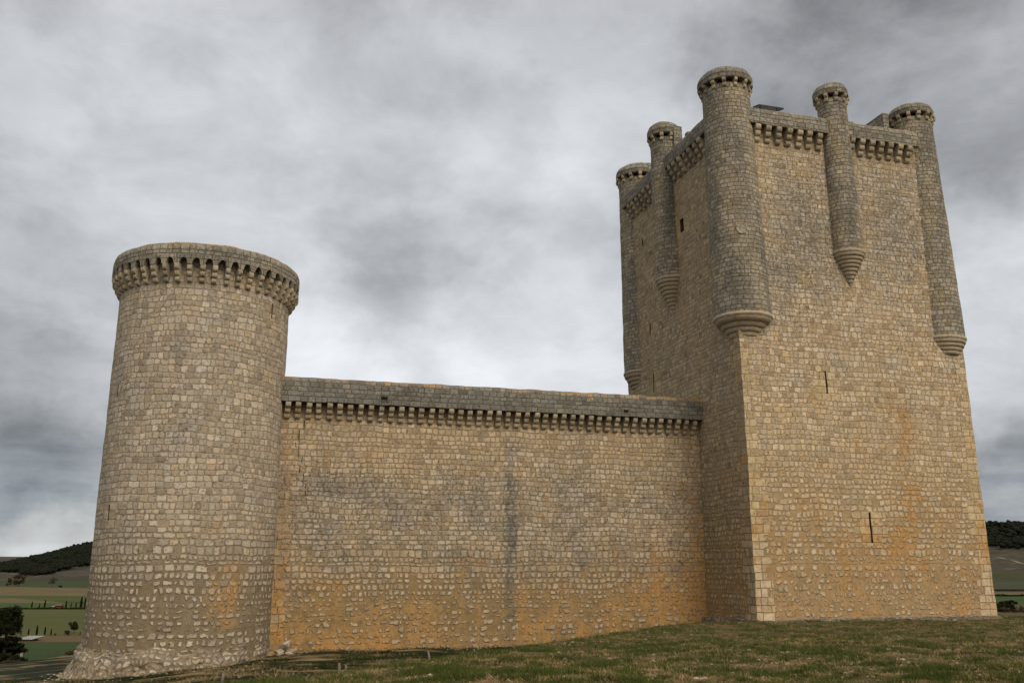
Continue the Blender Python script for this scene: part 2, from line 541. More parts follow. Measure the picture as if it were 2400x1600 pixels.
# ------------------------------------------------------------------ terrain
def terrain(x, y):
    x = np.asarray(x, float); y = np.asarray(y, float)
    r = np.hypot(x, y)
    plane = -1.6 - .035 * y + .0095 * x
    low = -5.15 - .075 * np.maximum(0, -(x + 12)) - .012 * np.maximum(0, y - 60)
    d = (x + 4) * -.922 + (y - 20) * .388
    wgt = npss(d, .3, 11) * npss(y, 2, 22)
    z = plane * (1 - wgt) + low * wgt
    z = z + (vnoise(x * .35, y * .35, 3) - .5) * .22 + (vnoise(x * 1.1, y * 1.1, 5) - .5) * .07
    rho = np.hypot(x - 8, (y - 50))
    z = z - .0042 * np.maximum(0, rho - 49) ** 2
    # smooth landing on the valley floor
    k = 6.0
    hh = np.clip(.5 + .5 * (z - FLOOR) / k, 0, 1)
    z = FLOOR * (1 - hh) + z * hh + k * hh * (1 - hh) - np.where(hh > 0, 0, 0)
    # hills round the valley
    az = np.degrees(np.arctan2(x, y))
    far = npss(r, 1950, 2300)
    hl = 116 * np.exp(-((az + 20.6) / 6.7) ** 2) * np.exp(-((r - 2950) / 440) ** 2)
    hr = 136 * npss(az, 17, 25.5) * (1 - npss(az, 44, 60)) * npss(r, 1900, 3100) * (1 - .3 * npss(r, 3500, 5200))
    pl = 96 * npss(r, 4300, 8800)
    z = z + far * (hl + np.maximum(hr, pl) + (fbm(x / 260, y / 260, 4, 9) - .5) * 16 * np.clip((hl + hr) / 60, 0, 1))
    return z


def gz(x, y): return float(terrain(x, y))


angs = np.concatenate([np.arange(-48, 48, .5), np.arange(48, 312, 4.0)])
angs = np.radians(angs)
rad = .6 * (1.026 ** np.arange(0, 395))
RR, AA = np.meshgrid(rad, angs, indexing='ij')
GX, GY = RR * np.sin(AA), RR * np.cos(AA)
GZ = terrain(GX, GY)
nr, na = GX.shape
idx = np.arange(nr * na).reshape(nr, na)
q = np.stack([idx[:-1, :], idx[1:, :], np.roll(idx, -1, 1)[1:, :], np.roll(idx, -1, 1)[:-1, :]], -1).reshape(-1, 4)
gv = np.stack([GX, GY, GZ], -1).reshape(-1, 3)
gv = np.vstack([gv, [[0, 0, gz(0, 0)]]])

mg, k, b = new_mat('hillside_soil')
pos = k.new('ShaderNodeNewGeometry').outputs['Position']
px_, py_, pz_ = k.sep(pos)
base = k.ramp(k.noise(pos, 1.7, 7, .68), [(.28, (.030, .020, .010)), (.44, (.072, .047, .022)), (.58, (.125, .082, .038)), (.75, (.21, .145, .075))])
strw = k.noise(k.comb(px_, k.mul(py_, .45), 0.0), 6.0, 5, .7)
base = k.mix(k.ss(strw, .57, .70), base, (.21, .155, .085))
gn = k.noise(k.comb(px_, k.mul(py_, .9), 1.0), 1.5, 6, .66)
base = k.mix(k.mul(k.ss(gn, .44, .57), .85), base, k.ramp(strw, [(.3, (.022, .030, .007)), (.7, (.062, .064, .018))]))
# lower terrace under the curtain wall: dark turf and straw
dd = k.add(k.mul(k.add(px_, 4.0), -.922), k.mul(k.sub(py_, 20.0), .388))
ter = k.ss(dd, 3.0, 9.0)
tn = k.noise(k.comb(k.mul(px_, .30), k.mul(py_, .75), 7.0), .8, 6, .6)
tcol = k.ramp(tn, [(.44, (.010, .014, .004)), (.53, (.022, .026, .008)), (.56, (.11, .080, .036)), (.68, (.22, .16, .08))])
base = k.mix(ter, base, tcol)
# the plain
rn = k.m('SQRT', k.add(k.mul(px_, px_), k.mul(py_, py_)))
fn = k.noise(k.comb(k.mul(px_, .004), k.mul(py_, .0012), 0.0), 1.0, 4)
plain_c = k.ramp(fn, [(.35, (.036, .030, .019)), (.5, (.028, .031, .012)), (.62, (.054, .041, .027))])
scrub = k.ramp(k.noise(pos, .03, 6, .65), [(.35, (.032, .027, .018)), (.55, (.052, .044, .031)), (.7, (.10, .088, .07))])
plain_c = k.mix(k.ss(pz_, -29.5, -20.0), plain_c, scrub)
base = k.mix(k.ss(rn, 130.0, 260.0), base, plain_c)
k.put(b.inputs['Base Color'], base)
bp = k.new('ShaderNodeBump'); bp.inputs['Strength'].default_value = .8; bp.inputs['Distance'].default_value = .05
k.put(bp.inputs['Height'], k.noise(pos, 9.0, 6, .7)); k.l.new(bp.outputs[0], b.inputs['Normal'])
ground = raw_mesh('ground', gv, q, mg, smooth=True)
tag(ground, kind='structure')
cap_f = [(idx[0, (i + 1) % na], idx[0, i], nr * na) for i in range(na)]
cap = raw_mesh('ground', gv[list(range(na)) + [nr * na]], [((i + 1) % na, i, na) for i in range(na)], mg)
tag(cap, kind='structure')

# ------------------------------------------------------------------ fields on the valley floor
cp, sp = cos(PITCH), sin(PITCH)


def ray(px, py):
    a = (px - 1200) / FPX; b_ = (800 - py) / FPX
    return Vector((a, cp - b_ * sp, sp + b_ * cp))


def floor_at(px, py, z=FLOOR):
    d = ray(px, py); return d * (z / d.z)


def field(pts, c0, c1, lift, furrow=0.0):
    v = [tuple(floor_at(*p, FLOOR + lift)) for p in pts]
    m, k, b = new_mat('field_soil')
    pos = k.new('ShaderNodeNewGeometry').outputs['Position']
    x_, y_, _ = k.sep(pos)
    f = k.noise(k.comb(k.mul(x_, .006), k.mul(y_, .003), lift * 9), 1.0, 5, .6)
    f2 = k.noise(k.comb(k.mul(x_, .01), k.mul(y_, .09), lift), 1.0, 3, .6)
    c0, c1 = ((c[0] * .92, c[1] * .96, c[2] * .56) for c in (c0, c1))
    k.put(b.inputs['Base Color'], k.ramp(k.mad(f2, .4, k.mul(f, .6)), [(.33, c0), (.67, c1)]))
    me = bpy.data.meshes.new('field'); me.from_pydata(v, [], [tuple(range(len(v)))]); me.materials.append(m)
    o = link('field', me); tag(o, kind='structure'); return o


GR1, GR2 = (.020, .034, .010), (.042, .056, .016)      # young wheat
OL1, OL2 = (.042, .046, .016), (.080, .078, .030)      # olive pasture
BR1, BR2 = (.085, .060, .042), (.125, .092, .066)      # ploughed land
field([(-900, 1356), (900, 1356), (900, 1375), (-900, 1375)], GR1, (.040, .048, .020), .10)
field([(-900, 1374), (30, 1374), (205, 1378), (900, 1380), (900, 1401), (110, 1396), (-900, 1391)], BR1, BR2, .14)
field([(-900, 1393), (60, 1394.5), (900, 1400), (900, 1414), (210, 1411), (150, 1409), (-900, 1398)], OL1, (.055, .070, .022), .18)
field([(-900, 1400), (30, 1401), (150, 1411), (160, 1413), (-900, 1413)], BR1, BR2, .22)
field([(-900, 1412), (900, 1412), (900, 1424), (-900, 1424)], (.022, .042, .008), (.048, .070, .016), .26)
field([(-900, 1427), (900, 1427), (900, 1488), (-900, 1488)], OL1, OL2, .12)
field([(-900, 1489), (900, 1488), (900, 1502), (-900, 1506)], (.075, .048, .034), (.105, .072, .05), .16)
field([(-900, 1506), (900, 1502), (900, 1600), (-900, 1600)], (.018, .034, .010), (.032, .050, .016), .12)
field([(1900, 1387), (3300, 1387), (3300, 1394), (1900, 1394)], BR1, BR2, .14)
field([(1900, 1397), (3300, 1397), (3300, 1417), (1900, 1417)], (.022, .042, .010), (.044, .066, .018), .12)
field([(1900, 1417), (3300, 1417), (3300, 1600), (1900, 1600)], (.045, .033, .022), (.075, .055, .038), .16)


# ------------------------------------------------------------------ shared castle builders
def fpt(face, u, z, o=0.0):
    """point on a face of the castle: u along, o outward"""
    if face == 'right': p = C + E_ * u - N_ * o
    elif face == 'left': p = C + N_ * u - E_ * o
    elif face == 'curtain': p = C + N_ * (OFF - o) - E_ * u
    elif face == 'back': p = C + N_ * (KD + o) + E_ * u
    elif face == 'far': p = C + E_ * (KW + o) + N_ * u
    return Vector((p.x, p.y, z))


FLIP = {'right': False, 'left': True, 'curtain': True, 'back': True, 'far': False}


def slit_box(face, u0, u1, z0, z1, parent, name='arrow_slit', depth=.9):
    mb = MB()
    ring = []
    for o in (0, -depth):
        r = []
        for u, z in ((u0, z0), (u1, z0), (u1, z1), (u0, z1)):
            p = fpt(face, u, z, o)
            if o == 0: p = p + rough_disp(p)
            else: p = fpt(face, u + (u - (u0 + u1) / 2) * .4, z, o)
            r.append(mb.vert(p, (u + o, z), (0, .1, .2, 0)))
        ring.append(r)
    for i in range(4):
        qd = (ring[0][i], ring[0][(i + 1) % 4], ring[1][(i + 1) % 4], ring[1][i])
        mb.face(qd if FLIP[face] else qd[::-1])
    bk = tuple(ring[1]); mb.face(bk[::-1] if FLIP[face] else bk)
    return mb.build(name, M_DARK, parent)


def parapet_run(mb, face, u0, u1, zb, zt, ov, thick, uvo, atf, round_=.45, step=.45, ragged=.05):
    slot = .72
    prof = [(-.25, zb + slot), (ov - .30, zb + slot), (ov - .30, zb + .02), (ov - .02, zb), (ov, zb + .06)]
    nz = 4
    for i in range(1, nz + 1): prof.append((ov, zb + .06 + (zt - round_ - zb - .06) * i / nz))
    i_r = len(prof) - 1
    for t in (.35, .7, 1.0):
        prof.append((ov - round_ * .85 * (1 - cos(t * pi / 2)), zt - round_ + round_ * sin(t * pi / 2)))
    prof += [(ov - thick, zt - .05), (ov - thick, zb + slot + .06), (-.25, zb + slot + .06)]
    us = frange(u0, u1, step)
    L = [0]
    for i in range(1, len(prof)): L.append(L[-1] + hypot(prof[i][0] - prof[i - 1][0], prof[i][1] - prof[i - 1][1]))
    rows = []
    for i, (o, z) in enumerate(prof):
        r = []
        for u in us:
            p = fpt(face, u, z, o); p = p + rough_disp(p)
            if i in (2, 3, 4): p.z += (noise.noise(Vector((u * 1.3, zb, 3))) * ragged)
            if i > i_r: p.z += noise.noise(Vector((u * .9, zt, 8))) * .06
            r.append(mb.vert(p, (uvo + u, z if i <= i_r else zt - round_ + L[i] - L[i_r]), atf(u, z)))
        rows.append(r)
    mb.quadstrip(rows, False, None, FLIP[face])
    for j in (0, -1):
        ids = [r[j] for r in rows[:-1]]
        mb.face(ids if (j == 0) == FLIP[face] else ids[::-1])


def corbel_mesh(width, lobes, seed, name='corbel'):
    """stack of rounded lobes, each stepping further out; local x = width, -y = outward, z up from 0. lobes: (height, reach)"""
    rs = random.Random(seed)
    prof = [(.30, 0.0)]
    z = 0.0; prev = 0.0
    for hgt, reach in lobes:
        rr = min(hgt * .62, reach - prev if reach - prev > .1 else .1)
        prof.append((-prev, z))
        reach += rs.uniform(-.02, .02)
        for t in (0, .25, .5, .75, 1):
            prof.append((-(reach - rr + rr * sin(t * pi / 2)), z + rr - rr * cos(t * pi / 2)))
        z += hgt
        prof.append((-reach, z - .035)); prof.append((-reach + .035, z))
        prev = reach - .05
    prof.append((.30, z))
    out = [prof[0]]
    for p in prof[1:]:
        if hypot(p[0] - out[-1][0], p[1] - out[-1][1]) > .004: out.append(p)
    mb = MB(); ch = .03
    sk = rs.uniform(-.025, .025)
    xs = (-width / 2, -width / 2 + ch, width / 2 - ch, width / 2)
    cz = z / 2
    rows = []
    uo = rs.uniform(0, 400)
    for x in xs:
        ins = ch if x in (xs[0], xs[-1]) else 0
        r = []
        for (y, zz) in out:
            yy = y + (ins if y < .29 else 0)
            r.append(mb.vert((x + sk * (zz - cz), yy, zz), (uo + x + y, zz), (0, rs.uniform(-.06, .10), .05, 9)))
        rows.append(r)
    mb.quadstrip(rows)
    mb.face(rows[0][::-1]); mb.face(rows[-1])
    me_obj = mb.build(name, M_CARV)
    me = me_obj.data
    bpy.data.objects.remove(me_obj)
    return me


def flip_mesh(me):
    me.flip_normals(); return me


def place(me, name, parent, p, outward, scale=1.0):
    """p: foot of the corbel on the wall; outward: 2d direction"""
    o = bpy.data.objects.new(name, me); scene.collection.objects.link(o)
    ang = math.atan2(-outward[1], -outward[0]) - pi / 2
    o.location = p; o.rotation_euler = (0, random.uniform(-.04, .04), ang + random.uniform(-.05, .05)); o.scale = (scale * random.uniform(.90, 1.08), scale * random.uniform(.86, 1.03), scale * random.uniform(.96, 1.03))
    o.parent = parent
    return o


KEEP_CORB = [corbel_mesh(.41, [(.40, .26), (.41, .48), (.43, .70)], i) for i in range(4)]
CURT_CORB = [corbel_mesh(.335, [(.33, .24), (.33, .46), (.38, .70)], 20 + i) for i in range(5)]
TOWR_CORB = [corbel_mesh(.285, [(.32, .22), (.33, .40), (.40, .57)], 40 + i) for i in range(5)]
CAP_CORB = [corbel_mesh(.27, [(.32, .15), (.33, .30)], 60 + i) for i in range(3)]

# ------------------------------------------------------------------ KEEP
keep = empty('castle_keep', 'tall square stone keep with round corner turrets and corbelled parapet, right of the long wall', 'keep', loc=(0, 0, 0))
KZ0, KZB, KZT = -4.6, 31.05, 32.4
slits_r = [(6.46, 6.59, 11.5, 13.1), (8.93, 9.07, 1.43, 3.45)]
slits_l = [(7.02, 7.62, 25.35, 26.4), (14.62, 14.80, 26.7, 27.35), (14.0, 14.16, 18.65, 19.65), (13.84, 14.0, 13.7, 15.4)]


def slit_q(u, z, holes):
    d = 9
    for a, b_, c, d_ in holes:
        if c - .5 < z < d_ + .4: d = min(d, max(0, max(a - u, u - b_)) + .15)
    return d


def at_right(u, z):
    rub = .10 + .50 * (1 - st01(z, -2, 11)) + .25 * (1 - st01(z, -2, 3)) + .08 * (noise.noise(Vector((u * .3, z * .3, 1))))
    wear = .08 * st01(z, 8, 22) - .10 * (1 - st01(z, 2, 12)) + .24 * g2(u, z, 5.8, 24, 3.2, 5.5) + .22 * g2(u, z, 14, 24.5, 3.2, 5.5) + .16 * g2(u, z, 3.6, 19, 2, 3)
    stn = .12 + .24 * (1 - st01(z, -3, 14)) + .20 * noise.noise(Vector((u * .35, z * .3, 20))) + .16 * g2(u, z, 12, 9, 3, 6) + .18 * g2(u, z, 9, 0.5, 7, 2.0) + .14 * g2(u, z, 5, 5, 1.2, 3.5) + .14 * g2(u, z, 12.6, 7, .9, 5) + .12 * g2(u, z, 15.4, 11, .6, 4)
    stn += .20 * st01(z, 28.7, 29.8) + .22 * g2(u, z, 1.7, 25, .6, 9) + .22 * g2(u, z, 10.9, 23, .5, 6)
    qd = min(u, KW - u) * (1 if z < 9.3 else 1.7) if z < 14.6 else 9
    if z < 9.2 and qd < 3: stn += .05
    return (max(0, min(1, rub)), wear, stn, min(qd * (1.0 if z < 14.6 else 9), slit_q(u, z, slits_r)))


def at_left(u, z):
    rub = .06 + .55 * (1 - st01(z, -2, 9))
    wear = .16 * g2(u, z, 3, 12, 2, 8) - .04
    stn = .20 + .20 * noise.noise(Vector((u * .5, z * .08, 31))) + .26 * g2(u, z, 8.2, 27, 1.2, 4) + .30 * g2(u, z, 3.0, 8, 1.6, 5) + .16 * (1 - st01(z, -2, 4)) + .22 * st01(z, 28.5, 30)
    qd = u if z < 14.6 else 9
    return (max(0, min(1, rub)), wear, stn, min(qd, slit_q(u, z, slits_l)))


mb = MB()
hz = [v for s_ in slits_r for v in s_[2:]]
mb.surf(lambda u, z: fpt('right', u, z), frange(0, KW, .45, [v for s_ in slits_r for v in s_[:2]]), frange(KZ0, KZB + .8, .45, hz), at_right, holes=slits_r)
wall_r = mb.build('lit_wall', M_RUB, keep)
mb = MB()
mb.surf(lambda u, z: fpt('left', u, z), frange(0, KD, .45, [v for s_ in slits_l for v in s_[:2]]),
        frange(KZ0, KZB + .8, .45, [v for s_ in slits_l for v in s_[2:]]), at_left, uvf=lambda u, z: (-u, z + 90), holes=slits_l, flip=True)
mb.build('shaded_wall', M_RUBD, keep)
mb = MB()
for fc, L_, o_ in (('back', KW, 200), ('far', KD, 300)):
    mb.surf(lambda u, z, fc=fc: fpt(fc, u, z), frange(0, L_, .9), frange(KZ0 - 1, KZB + .8, .9), lambda u, z: (.2 + .4 * (1 - st01(z, 0, 8)), .05, .15, 9),
            uvf=lambda u, z, o_=o_: (u + o_, z), flip=FLIP[fc])
mb.build('rear_wall', M_RUB, keep)
mb = MB()
mb.surf(lambda u, v: fpt('right', u, KZB + .8, -v), frange(0, KW, 1.2), frange(0, KD, 1.2), None)
mb.build('roof', M_CAP, keep)
for s_ in slits_r: slit_box('right', *s_, keep)
for i, s_ in enumerate(slits_l): slit_box('left', *s_, keep, name='window' if i == 0 else 'arrow_slit')

# parapets
wp = lambda u, z: (0, .20 + .10 * noise.noise(Vector((u * .4, z, 2))), .05 + .45 * st01(z, KZT - .35, KZT), 9)
for (fc, a_, b_, uo) in (('right', 1.25, 8.35, 40), ('right', 10.1, 16.35, 60), ('left', 1.25, 8.6, 80), ('left', 10.4, 17.3, 100)):
    mb = MB(); parapet_run(mb, fc, a_, b_, KZB, KZT, .64, 1.1, uo, wp); mb.build('parapet', M_CAP, keep)
for fc, L_, uo in (('back', KW, 140), ('far', KD, 170)):
    mb = MB(); parapet_run(mb, fc, .6, L_ - .6, KZB, KZT, .6, 1.1, uo, wp, step=1.5); mb.build('parapet', M_CAP, keep)
us_r = [2.55 + .855 * i for i in range(7)] + [10.48 + .835 * i for i in range(7)]
us_l = [2.7 + .85 * i for i in range(7)] + [11.0 + .86 * i for i in range(7)]
for i, u in enumerate(us_r): place(KEEP_CORB[i % 4], 'corbel', keep, fpt('right', u, 29.82), -N_)
for i, u in enumerate(us_l): place(KEEP_CORB[i % 4], 'corbel', keep, fpt('left', u, 29.82), -E_)


def turret(cx, cy, r, zrim, ztip, r_tip, nrings, face_dir, over, ncorb, capwing=0.0, wing_dir=None, uvo=0, crown=35.3, wear=.1, seed=0, pw=1.0, tap=.128):
    """round turret of dressed stone on stepped mouldings with a small corbelled cap"""
    t = MB()
    rr = lambda z: r * (1 - tap * (z - 17) / 17)
    ang0 = math.atan2(face_dir[1], face_dir[0])

    def atf(a, z):
        n_ = noise.noise(Vector((cos(a) * 1.2 + seed, sin(a) * 1.2, z * .16)))
        return (0, wear + .06 + .42 * n_, .02 + .14 * noise.noise(Vector((a, z * .3, seed + 4))), 9)
    zs = frange(zrim, 33.95, .5)
    t.lathe(cx, cy, [(rr(z), z) for z in zs], ang0 - pi, ang0 + pi, 44, atf, uvo=(uvo, seed * 3.1))
    body = t.build('turret', M_ASH, keep)
    # stepped mouldings
    t = MB(); prof = []; R0 = rr(zrim)
    prof.append((R0 - .05, zrim + .28)); prof.append((R0 + .06, zrim + .22)); prof.append((R0 + .07, zrim + .06)); prof.append((R0 - .02, zrim))
    hgt = (zrim - ztip) / nrings
    for i in range(nrings):
        ra = R0 + (r_tip - R0) * (i / nrings) ** pw; rb = R0 + (r_tip - R0) * ((i + 1) / nrings) ** pw
        z0 = zrim - hgt * i
        for tt in (.08, .3, .55, .8, .95):
            prof.append((max(.03, ra + (rb - ra) * tt * .55 + .075 * sin(tt * pi) ** .7 * min(1, ra / .8) - .04), z0 - hgt * tt))
        prof.append((max(.02, rb - .05), z0 - hgt))
    t.lathe(cx, cy, prof[::-1], ang0 - pi, ang0 + pi, 44, lambda a, z: (0, -.05, .22, 9), uvo=(uvo, 0), disp=lambda p: rough_disp(p) * .5)
    t.build('stepped_base', M_CARV, body)
    # cap
    t = MB()
    rc = rr(34) + over
    zb = 34.25
    prof = [(rc - .5, zb + .02), (rc, zb), (rc, zb + .05), (rc, zb + .32), (rc + .015, zb + .34), (rc - .01, zb + .56), (rc - .09, zb + .74), (rc - .2, zb + .90), (rc - .38, zb + 1.03), (rc - .62, zb + 1.08), (.02, zb + .95)]
    dz0 = crown - 35.33
    prof = [(a_, z_ + (dz0 if z_ > zb + .5 else 0)) for a_, z_ in prof]
    t.lathe(cx, cy, prof, ang0 - pi, ang0 + pi, 44, lambda a, z: (0, wear + .06 + .12 * noise.noise(Vector((cos(a) * 2, sin(a) * 2, seed))) + .14 * st01(z, 34.9, 35.2), .05, 9),
            disp=lambda p: rough_disp(p) * 1.1, uvo=(uvo + 30, 0), arc=True)
    cap = t.build('turret_cap', M_CAP, body)
    for i in range(ncorb):
        a = ang0 + 2 * pi * (i + .5) / ncorb
        d = (cos(a), sin(a))
        if capwing == 0 or d[0] * face_dir[0] + d[1] * face_dir[1] > -.55:
            place(CAP_CORB[i % 3], 'corbel', body, (cx + d[0] * rr(34), cy + d[1] * rr(34), 33.62), d)
    if wing_dir is not None:
        for (off, wdir, ln, w_, z0, z1) in wing_dir:
            t = MB()
            o = Vector((cx + off[0], cy + off[1], z0)); wv = Vector((wdir[0], wdir[1], 0))
            t.box(o, wv * ln, Vector((-wdir[1], wdir[0], 0)) * w_, (0, 0, z1 - z0), (0, wear + .1, .1, 9), (uvo + 11, 0))
            t.build('cap_wing', M_CAP, body)
    return body


dgl = (-(E_ + N_)).normalized()
c1 = C + (E_ + N_) * .883
T1 = turret(c1.x, c1.y, 1.96, 16.45, 15.15, .85, 4, dgl, .29, 14, uvo=400, wear=.14, seed=1, crown=35.33, pw=.75)
c3 = C + E_ * (KW - 1.02) + N_ * 1.17
T3 = turret(c3.x, c3.y, 1.83, 16.05, 14.95, 1.30, 4, (E_ - N_).normalized(), .22, 14, uvo=420, wear=.12, seed=2, crown=35.2, tap=.165,
            wing_dir=[((-E_ * 2.05) , N_, 2.6, .5, 32.0, 34.6)])
c5 = C + E_ * 1.33 + N_ * (KD - 1.33)
T5 = turret(c5.x, c5.y, 2.05, 15.95, 14.7, 1.30, 4, (N_ - E_).normalized(), .24, 14, uvo=440, wear=.06, seed=3, crown=35.33,
            wing_dir=[((-N_ * 2.05), E_, 2.4, .45, 32.0, 35.12)])
c2 = C + E_ * 9.32
T2 = turret(c2.x, c2.y, 1.20, 21.75, 19.42, .03, 9, -N_, .23, 10, uvo=460, wear=.10, seed=4, crown=35.3)
c4 = C + N_ * 9.52
T4 = turret(c4.x, c4.y, 1.32, 21.85, 19.25, .03, 9, -E_, .23, 10, uvo=480, wear=.08, seed=5, crown=35.4,
            wing_dir=[((N_ * -1.40) + E_ * .2, E_, .75, .45, 32.0, 34.85), ((N_ * -1.40) + E_ * 1.45, E_, .5, .5, 32.0, 34.5)])


def shield(body, cx, cy, r, ang, z0, wd, ht):
    """small heraldic shield carved in relief"""
    outl = [(-.5, 1), (-.17, .96), (.17, .96), (.5, 1), (.52, .62), (.46, .32), (.28, .1), (0, 0), (-.28, .1), (-.46, .32), (-.52, .62)]
    mb = MB(); rows = []
    for o, sc in ((-.12, 1.0), (.045, 1.0), (.06, .86), (.03, .80)):
        r_ = []
        for (a, b_) in outl:
            aa = ang + a * wd * sc / r
            r_.append(mb.vert((cx + (r + o) * cos(aa), cy + (r + o) * sin(aa), z0 + ht * (.5 + (b_ - .5) * sc)), (a * wd + 77, b_ * ht), (0, .22, 0, 9)))
        r_.append(r_[0]); rows.append(r_)
    mb.quadstrip(rows); mb.face(rows[-1][:-1])
    mb.build('coat_of_arms', M_CARV, body)


shield(T1, c1.x, c1.y, 1.885, radians(-93), 22.2, .72, .85)
shield(T4, c4.x, c4.y, 1.18, radians(-151), 22.7, .75, 1.05)

# low stone ledge round the foot of the keep
mb = MB()
for fc, L_, uo in (('left', 6.6, 500), ('right', KW, 520)):
    us = frange(-.38 if fc == 'right' else -.38, L_, .5)
    rows = []
    for o, zf in ((.4, 0), (.4, 1), (.34, 1), (-.1, 1.02)):
        r = []
        for u in us:
            p2 = fpt(fc, u, 0, o); zg = gz(p2.x, p2.y) - .5
            top = -3.42 + .06 * st01(u, 0, 10) if fc == 'right' else -3.36 - .02 * u
            p = fpt(fc, u, zg + (top - zg) * min(1, zf) + (zf - 1 if zf > 1 else 0), o); p = p + rough_disp(p) * 1.5
            r.append(mb.vert(p, (uo + u, p.z + o), (.35, .30, .0, 9)))
        rows.append(r)
    mb.quadstrip(rows, flip=FLIP[fc])
mb.build('plinth', M_FOOT, keep)



def settle(root):
    """the old keep spreads a little at its foot and its top leans a hand's breadth"""
    cen = C + (E_ * KW + N_ * KD) * .5
    done = set()

    def shift(p):
        t_ = max(0, (p.z - 12) / 21)
        d = Vector((-.27 * t_, 0, 0))
        if p.z < 9:
            fl = .08 * ((9 - p.z) / 12.5) ** 1.2
            rel = Vector((p.x - cen.x, p.y - cen.y))
            d += (E_ * (fl * max(-1, min(1, rel.dot(E_) / (KW / 2)))) + N_ * (fl * max(-1, min(1, rel.dot(N_) / (KD / 2))))).to_3d()
        return d
    for o in root.children_recursive:
        if o.name.startswith('corbel'):
            o.location += shift(o.location)
        elif o.data.name not in done:
            done.add(o.data.name)
            for v in o.data.vertices: v.co += shift(v.co)


settle(keep)

# ------------------------------------------------------------------ CURTAIN WALL
curtain = empty('curtain_wall', 'long stone curtain wall with corbelled grey parapet between the round tower and the keep', 'wall')
CZB, CZT, UEND = 10.22, 11.88, 34.5


def at_cur(u, z):
    n_ = noise.noise(Vector((u * .25, z * .35, 5)))
    n2_ = noise.noise(Vector((u * .8, z * .9, 9)))
    rub = .16 + .40 * (1 - st01(z, -3.0, 3.0)) + .36 * (1 - st01(z, -3.6, -.6)) + .10 * n2_
    band = st01(z, -2.2, 1.0) * (1 - st01(z, 4.2, 7.6))
    wear = .12 * band + .10 * n_ + .10 * n2_ + .14 * g2(u, z, 26.3, 5.8, 2.2, 1.8) + .08 * g2(u, z, 27.5, 4, 2, 2) + (.36 + .12 * n2_) * math.exp(-((u - 14.4 + .25 * n2_) / .36) ** 2) * st01(9 - z, 0, 1)
    wear += .06 * g2(u, z, 11, 4.5, 6, 3.2) + .05 * g2(u, z, 20, 3, 7, 2.6) - .10 * st01(z, 7.2, 8.6) - .1 * (1 - st01(z, -3, -1.6))
    stn = .14 + .32 * (1 - st01(z, -3.6, 3.0)) + .18 * n2_ + .42 * math.exp(-(u / 1.6) ** 2) * (1 - .4 * st01(z, 5, 9)) + .34 * g2(u, z, 3.0, -1.0, 3.4, 2.6)
    stn += .30 * g2(u, z, 24.6, 6.7, 2.8, 1.0) + .30 * math.exp(-((u - 29.3) / .7) ** 2) + .30 * st01(z, 9.0, 9.5) + .20 * g2(u, z, 24, -4.6, 3, .8) + .10 * n_
    stn += .6 * g2(u, z, 16.6, .18, .8, .2)
    qd = abs(u - 29.7) + .48 + .6 * max(0, n2_) if z < 5.5 else 9
    return (max(0, min(1, rub)), wear, stn, qd)


mb = MB()
mb.surf(lambda u, z: fpt('curtain', u, z), frange(-.2, UEND, .4), frange(-6.8, CZB + .8, .4), at_cur, uvf=lambda u, z: (700 - u, z), flip=True)
mb.build('wall_face', M_RUBC, curtain)
mb = MB()
mb.surf(lambda u, z: fpt('curtain', u, z, -2.4), frange(-.2, UEND, 1), frange(-6.8, CZB + .8, 1), lambda u, z: (.3, .1, .1, 9), uvf=lambda u, z: (800 - u, z))
mb.surf(lambda u, v: fpt('curtain', u, CZB + .8, -v), frange(-.2, UEND, 1), frange(0, 2.4, .8), None, flip=True)
mb.build('rear_face', M_RUB, curtain)
loops = [(23.28, 10.68, .50, .26), (6.05, 10.62, .40, .22)]
mb = MB()


def at_cp(u, z):
    n_ = noise.noise(Vector((u * .35, z * .6, 12)))
    wv = .16 + .22 * n_ - .26 * st01(z, CZT - .55, CZT - .1) + .10 * (1 - st01(z, 10.5, 11.2)) - .22 * math.exp(-((u - 29.3) / .5) ** 2)
    return (0, wv, .05 + .62 * st01(z, CZT - .6, CZT - .05) * (.7 + .7 * n_) + .2 * math.exp(-(u / .9) ** 2), 9)


parapet_run(mb, 'curtain', -.2, UEND - 3.5, CZB, CZT, .72, 1.0, 900, at_cp, round_=.42, step=.35, ragged=.03)
mb.build('parapet', M_CAPG, curtain)
for (u, z, w_, h_) in loops:     # gun loops: splayed stone frames with a near-black block painting the slot's shade
    mb = MB()
    rows = []
    for (o, s_, zz) in ((.60, 1.35, 0), (.765, 1.30, 0), (.765, 1.0, 0), (.64, .82, .01)):
        r = [mb.vert(fpt('curtain', u + a_ * w_ / 2 * s_, z + b_ * h_ / 2 * (s_ if s_ < 1.1 else 1.45), o), (u + a_ * .3, z + b_ * .2), (0, .12, .05, 9)) for a_, b_ in ((-1, -1), (1, -1), (1, 1), (-1, 1))]
        r.append(r[0]); rows.append(r)
    mb.quadstrip(rows, flip=True)
    lp = mb.build('gun_loop', M_CAPG, curtain)
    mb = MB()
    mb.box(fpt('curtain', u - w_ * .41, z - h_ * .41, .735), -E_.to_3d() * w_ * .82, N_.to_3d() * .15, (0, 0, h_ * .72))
    mb.build('shade_block', M_BLACK, lp)
for i in range(44):
    place(CURT_CORB[(i * 7 + i // 5) % 5], 'corbel', curtain, fpt('curtain', 29.45 - .6715 * i, 9.18), -N_)
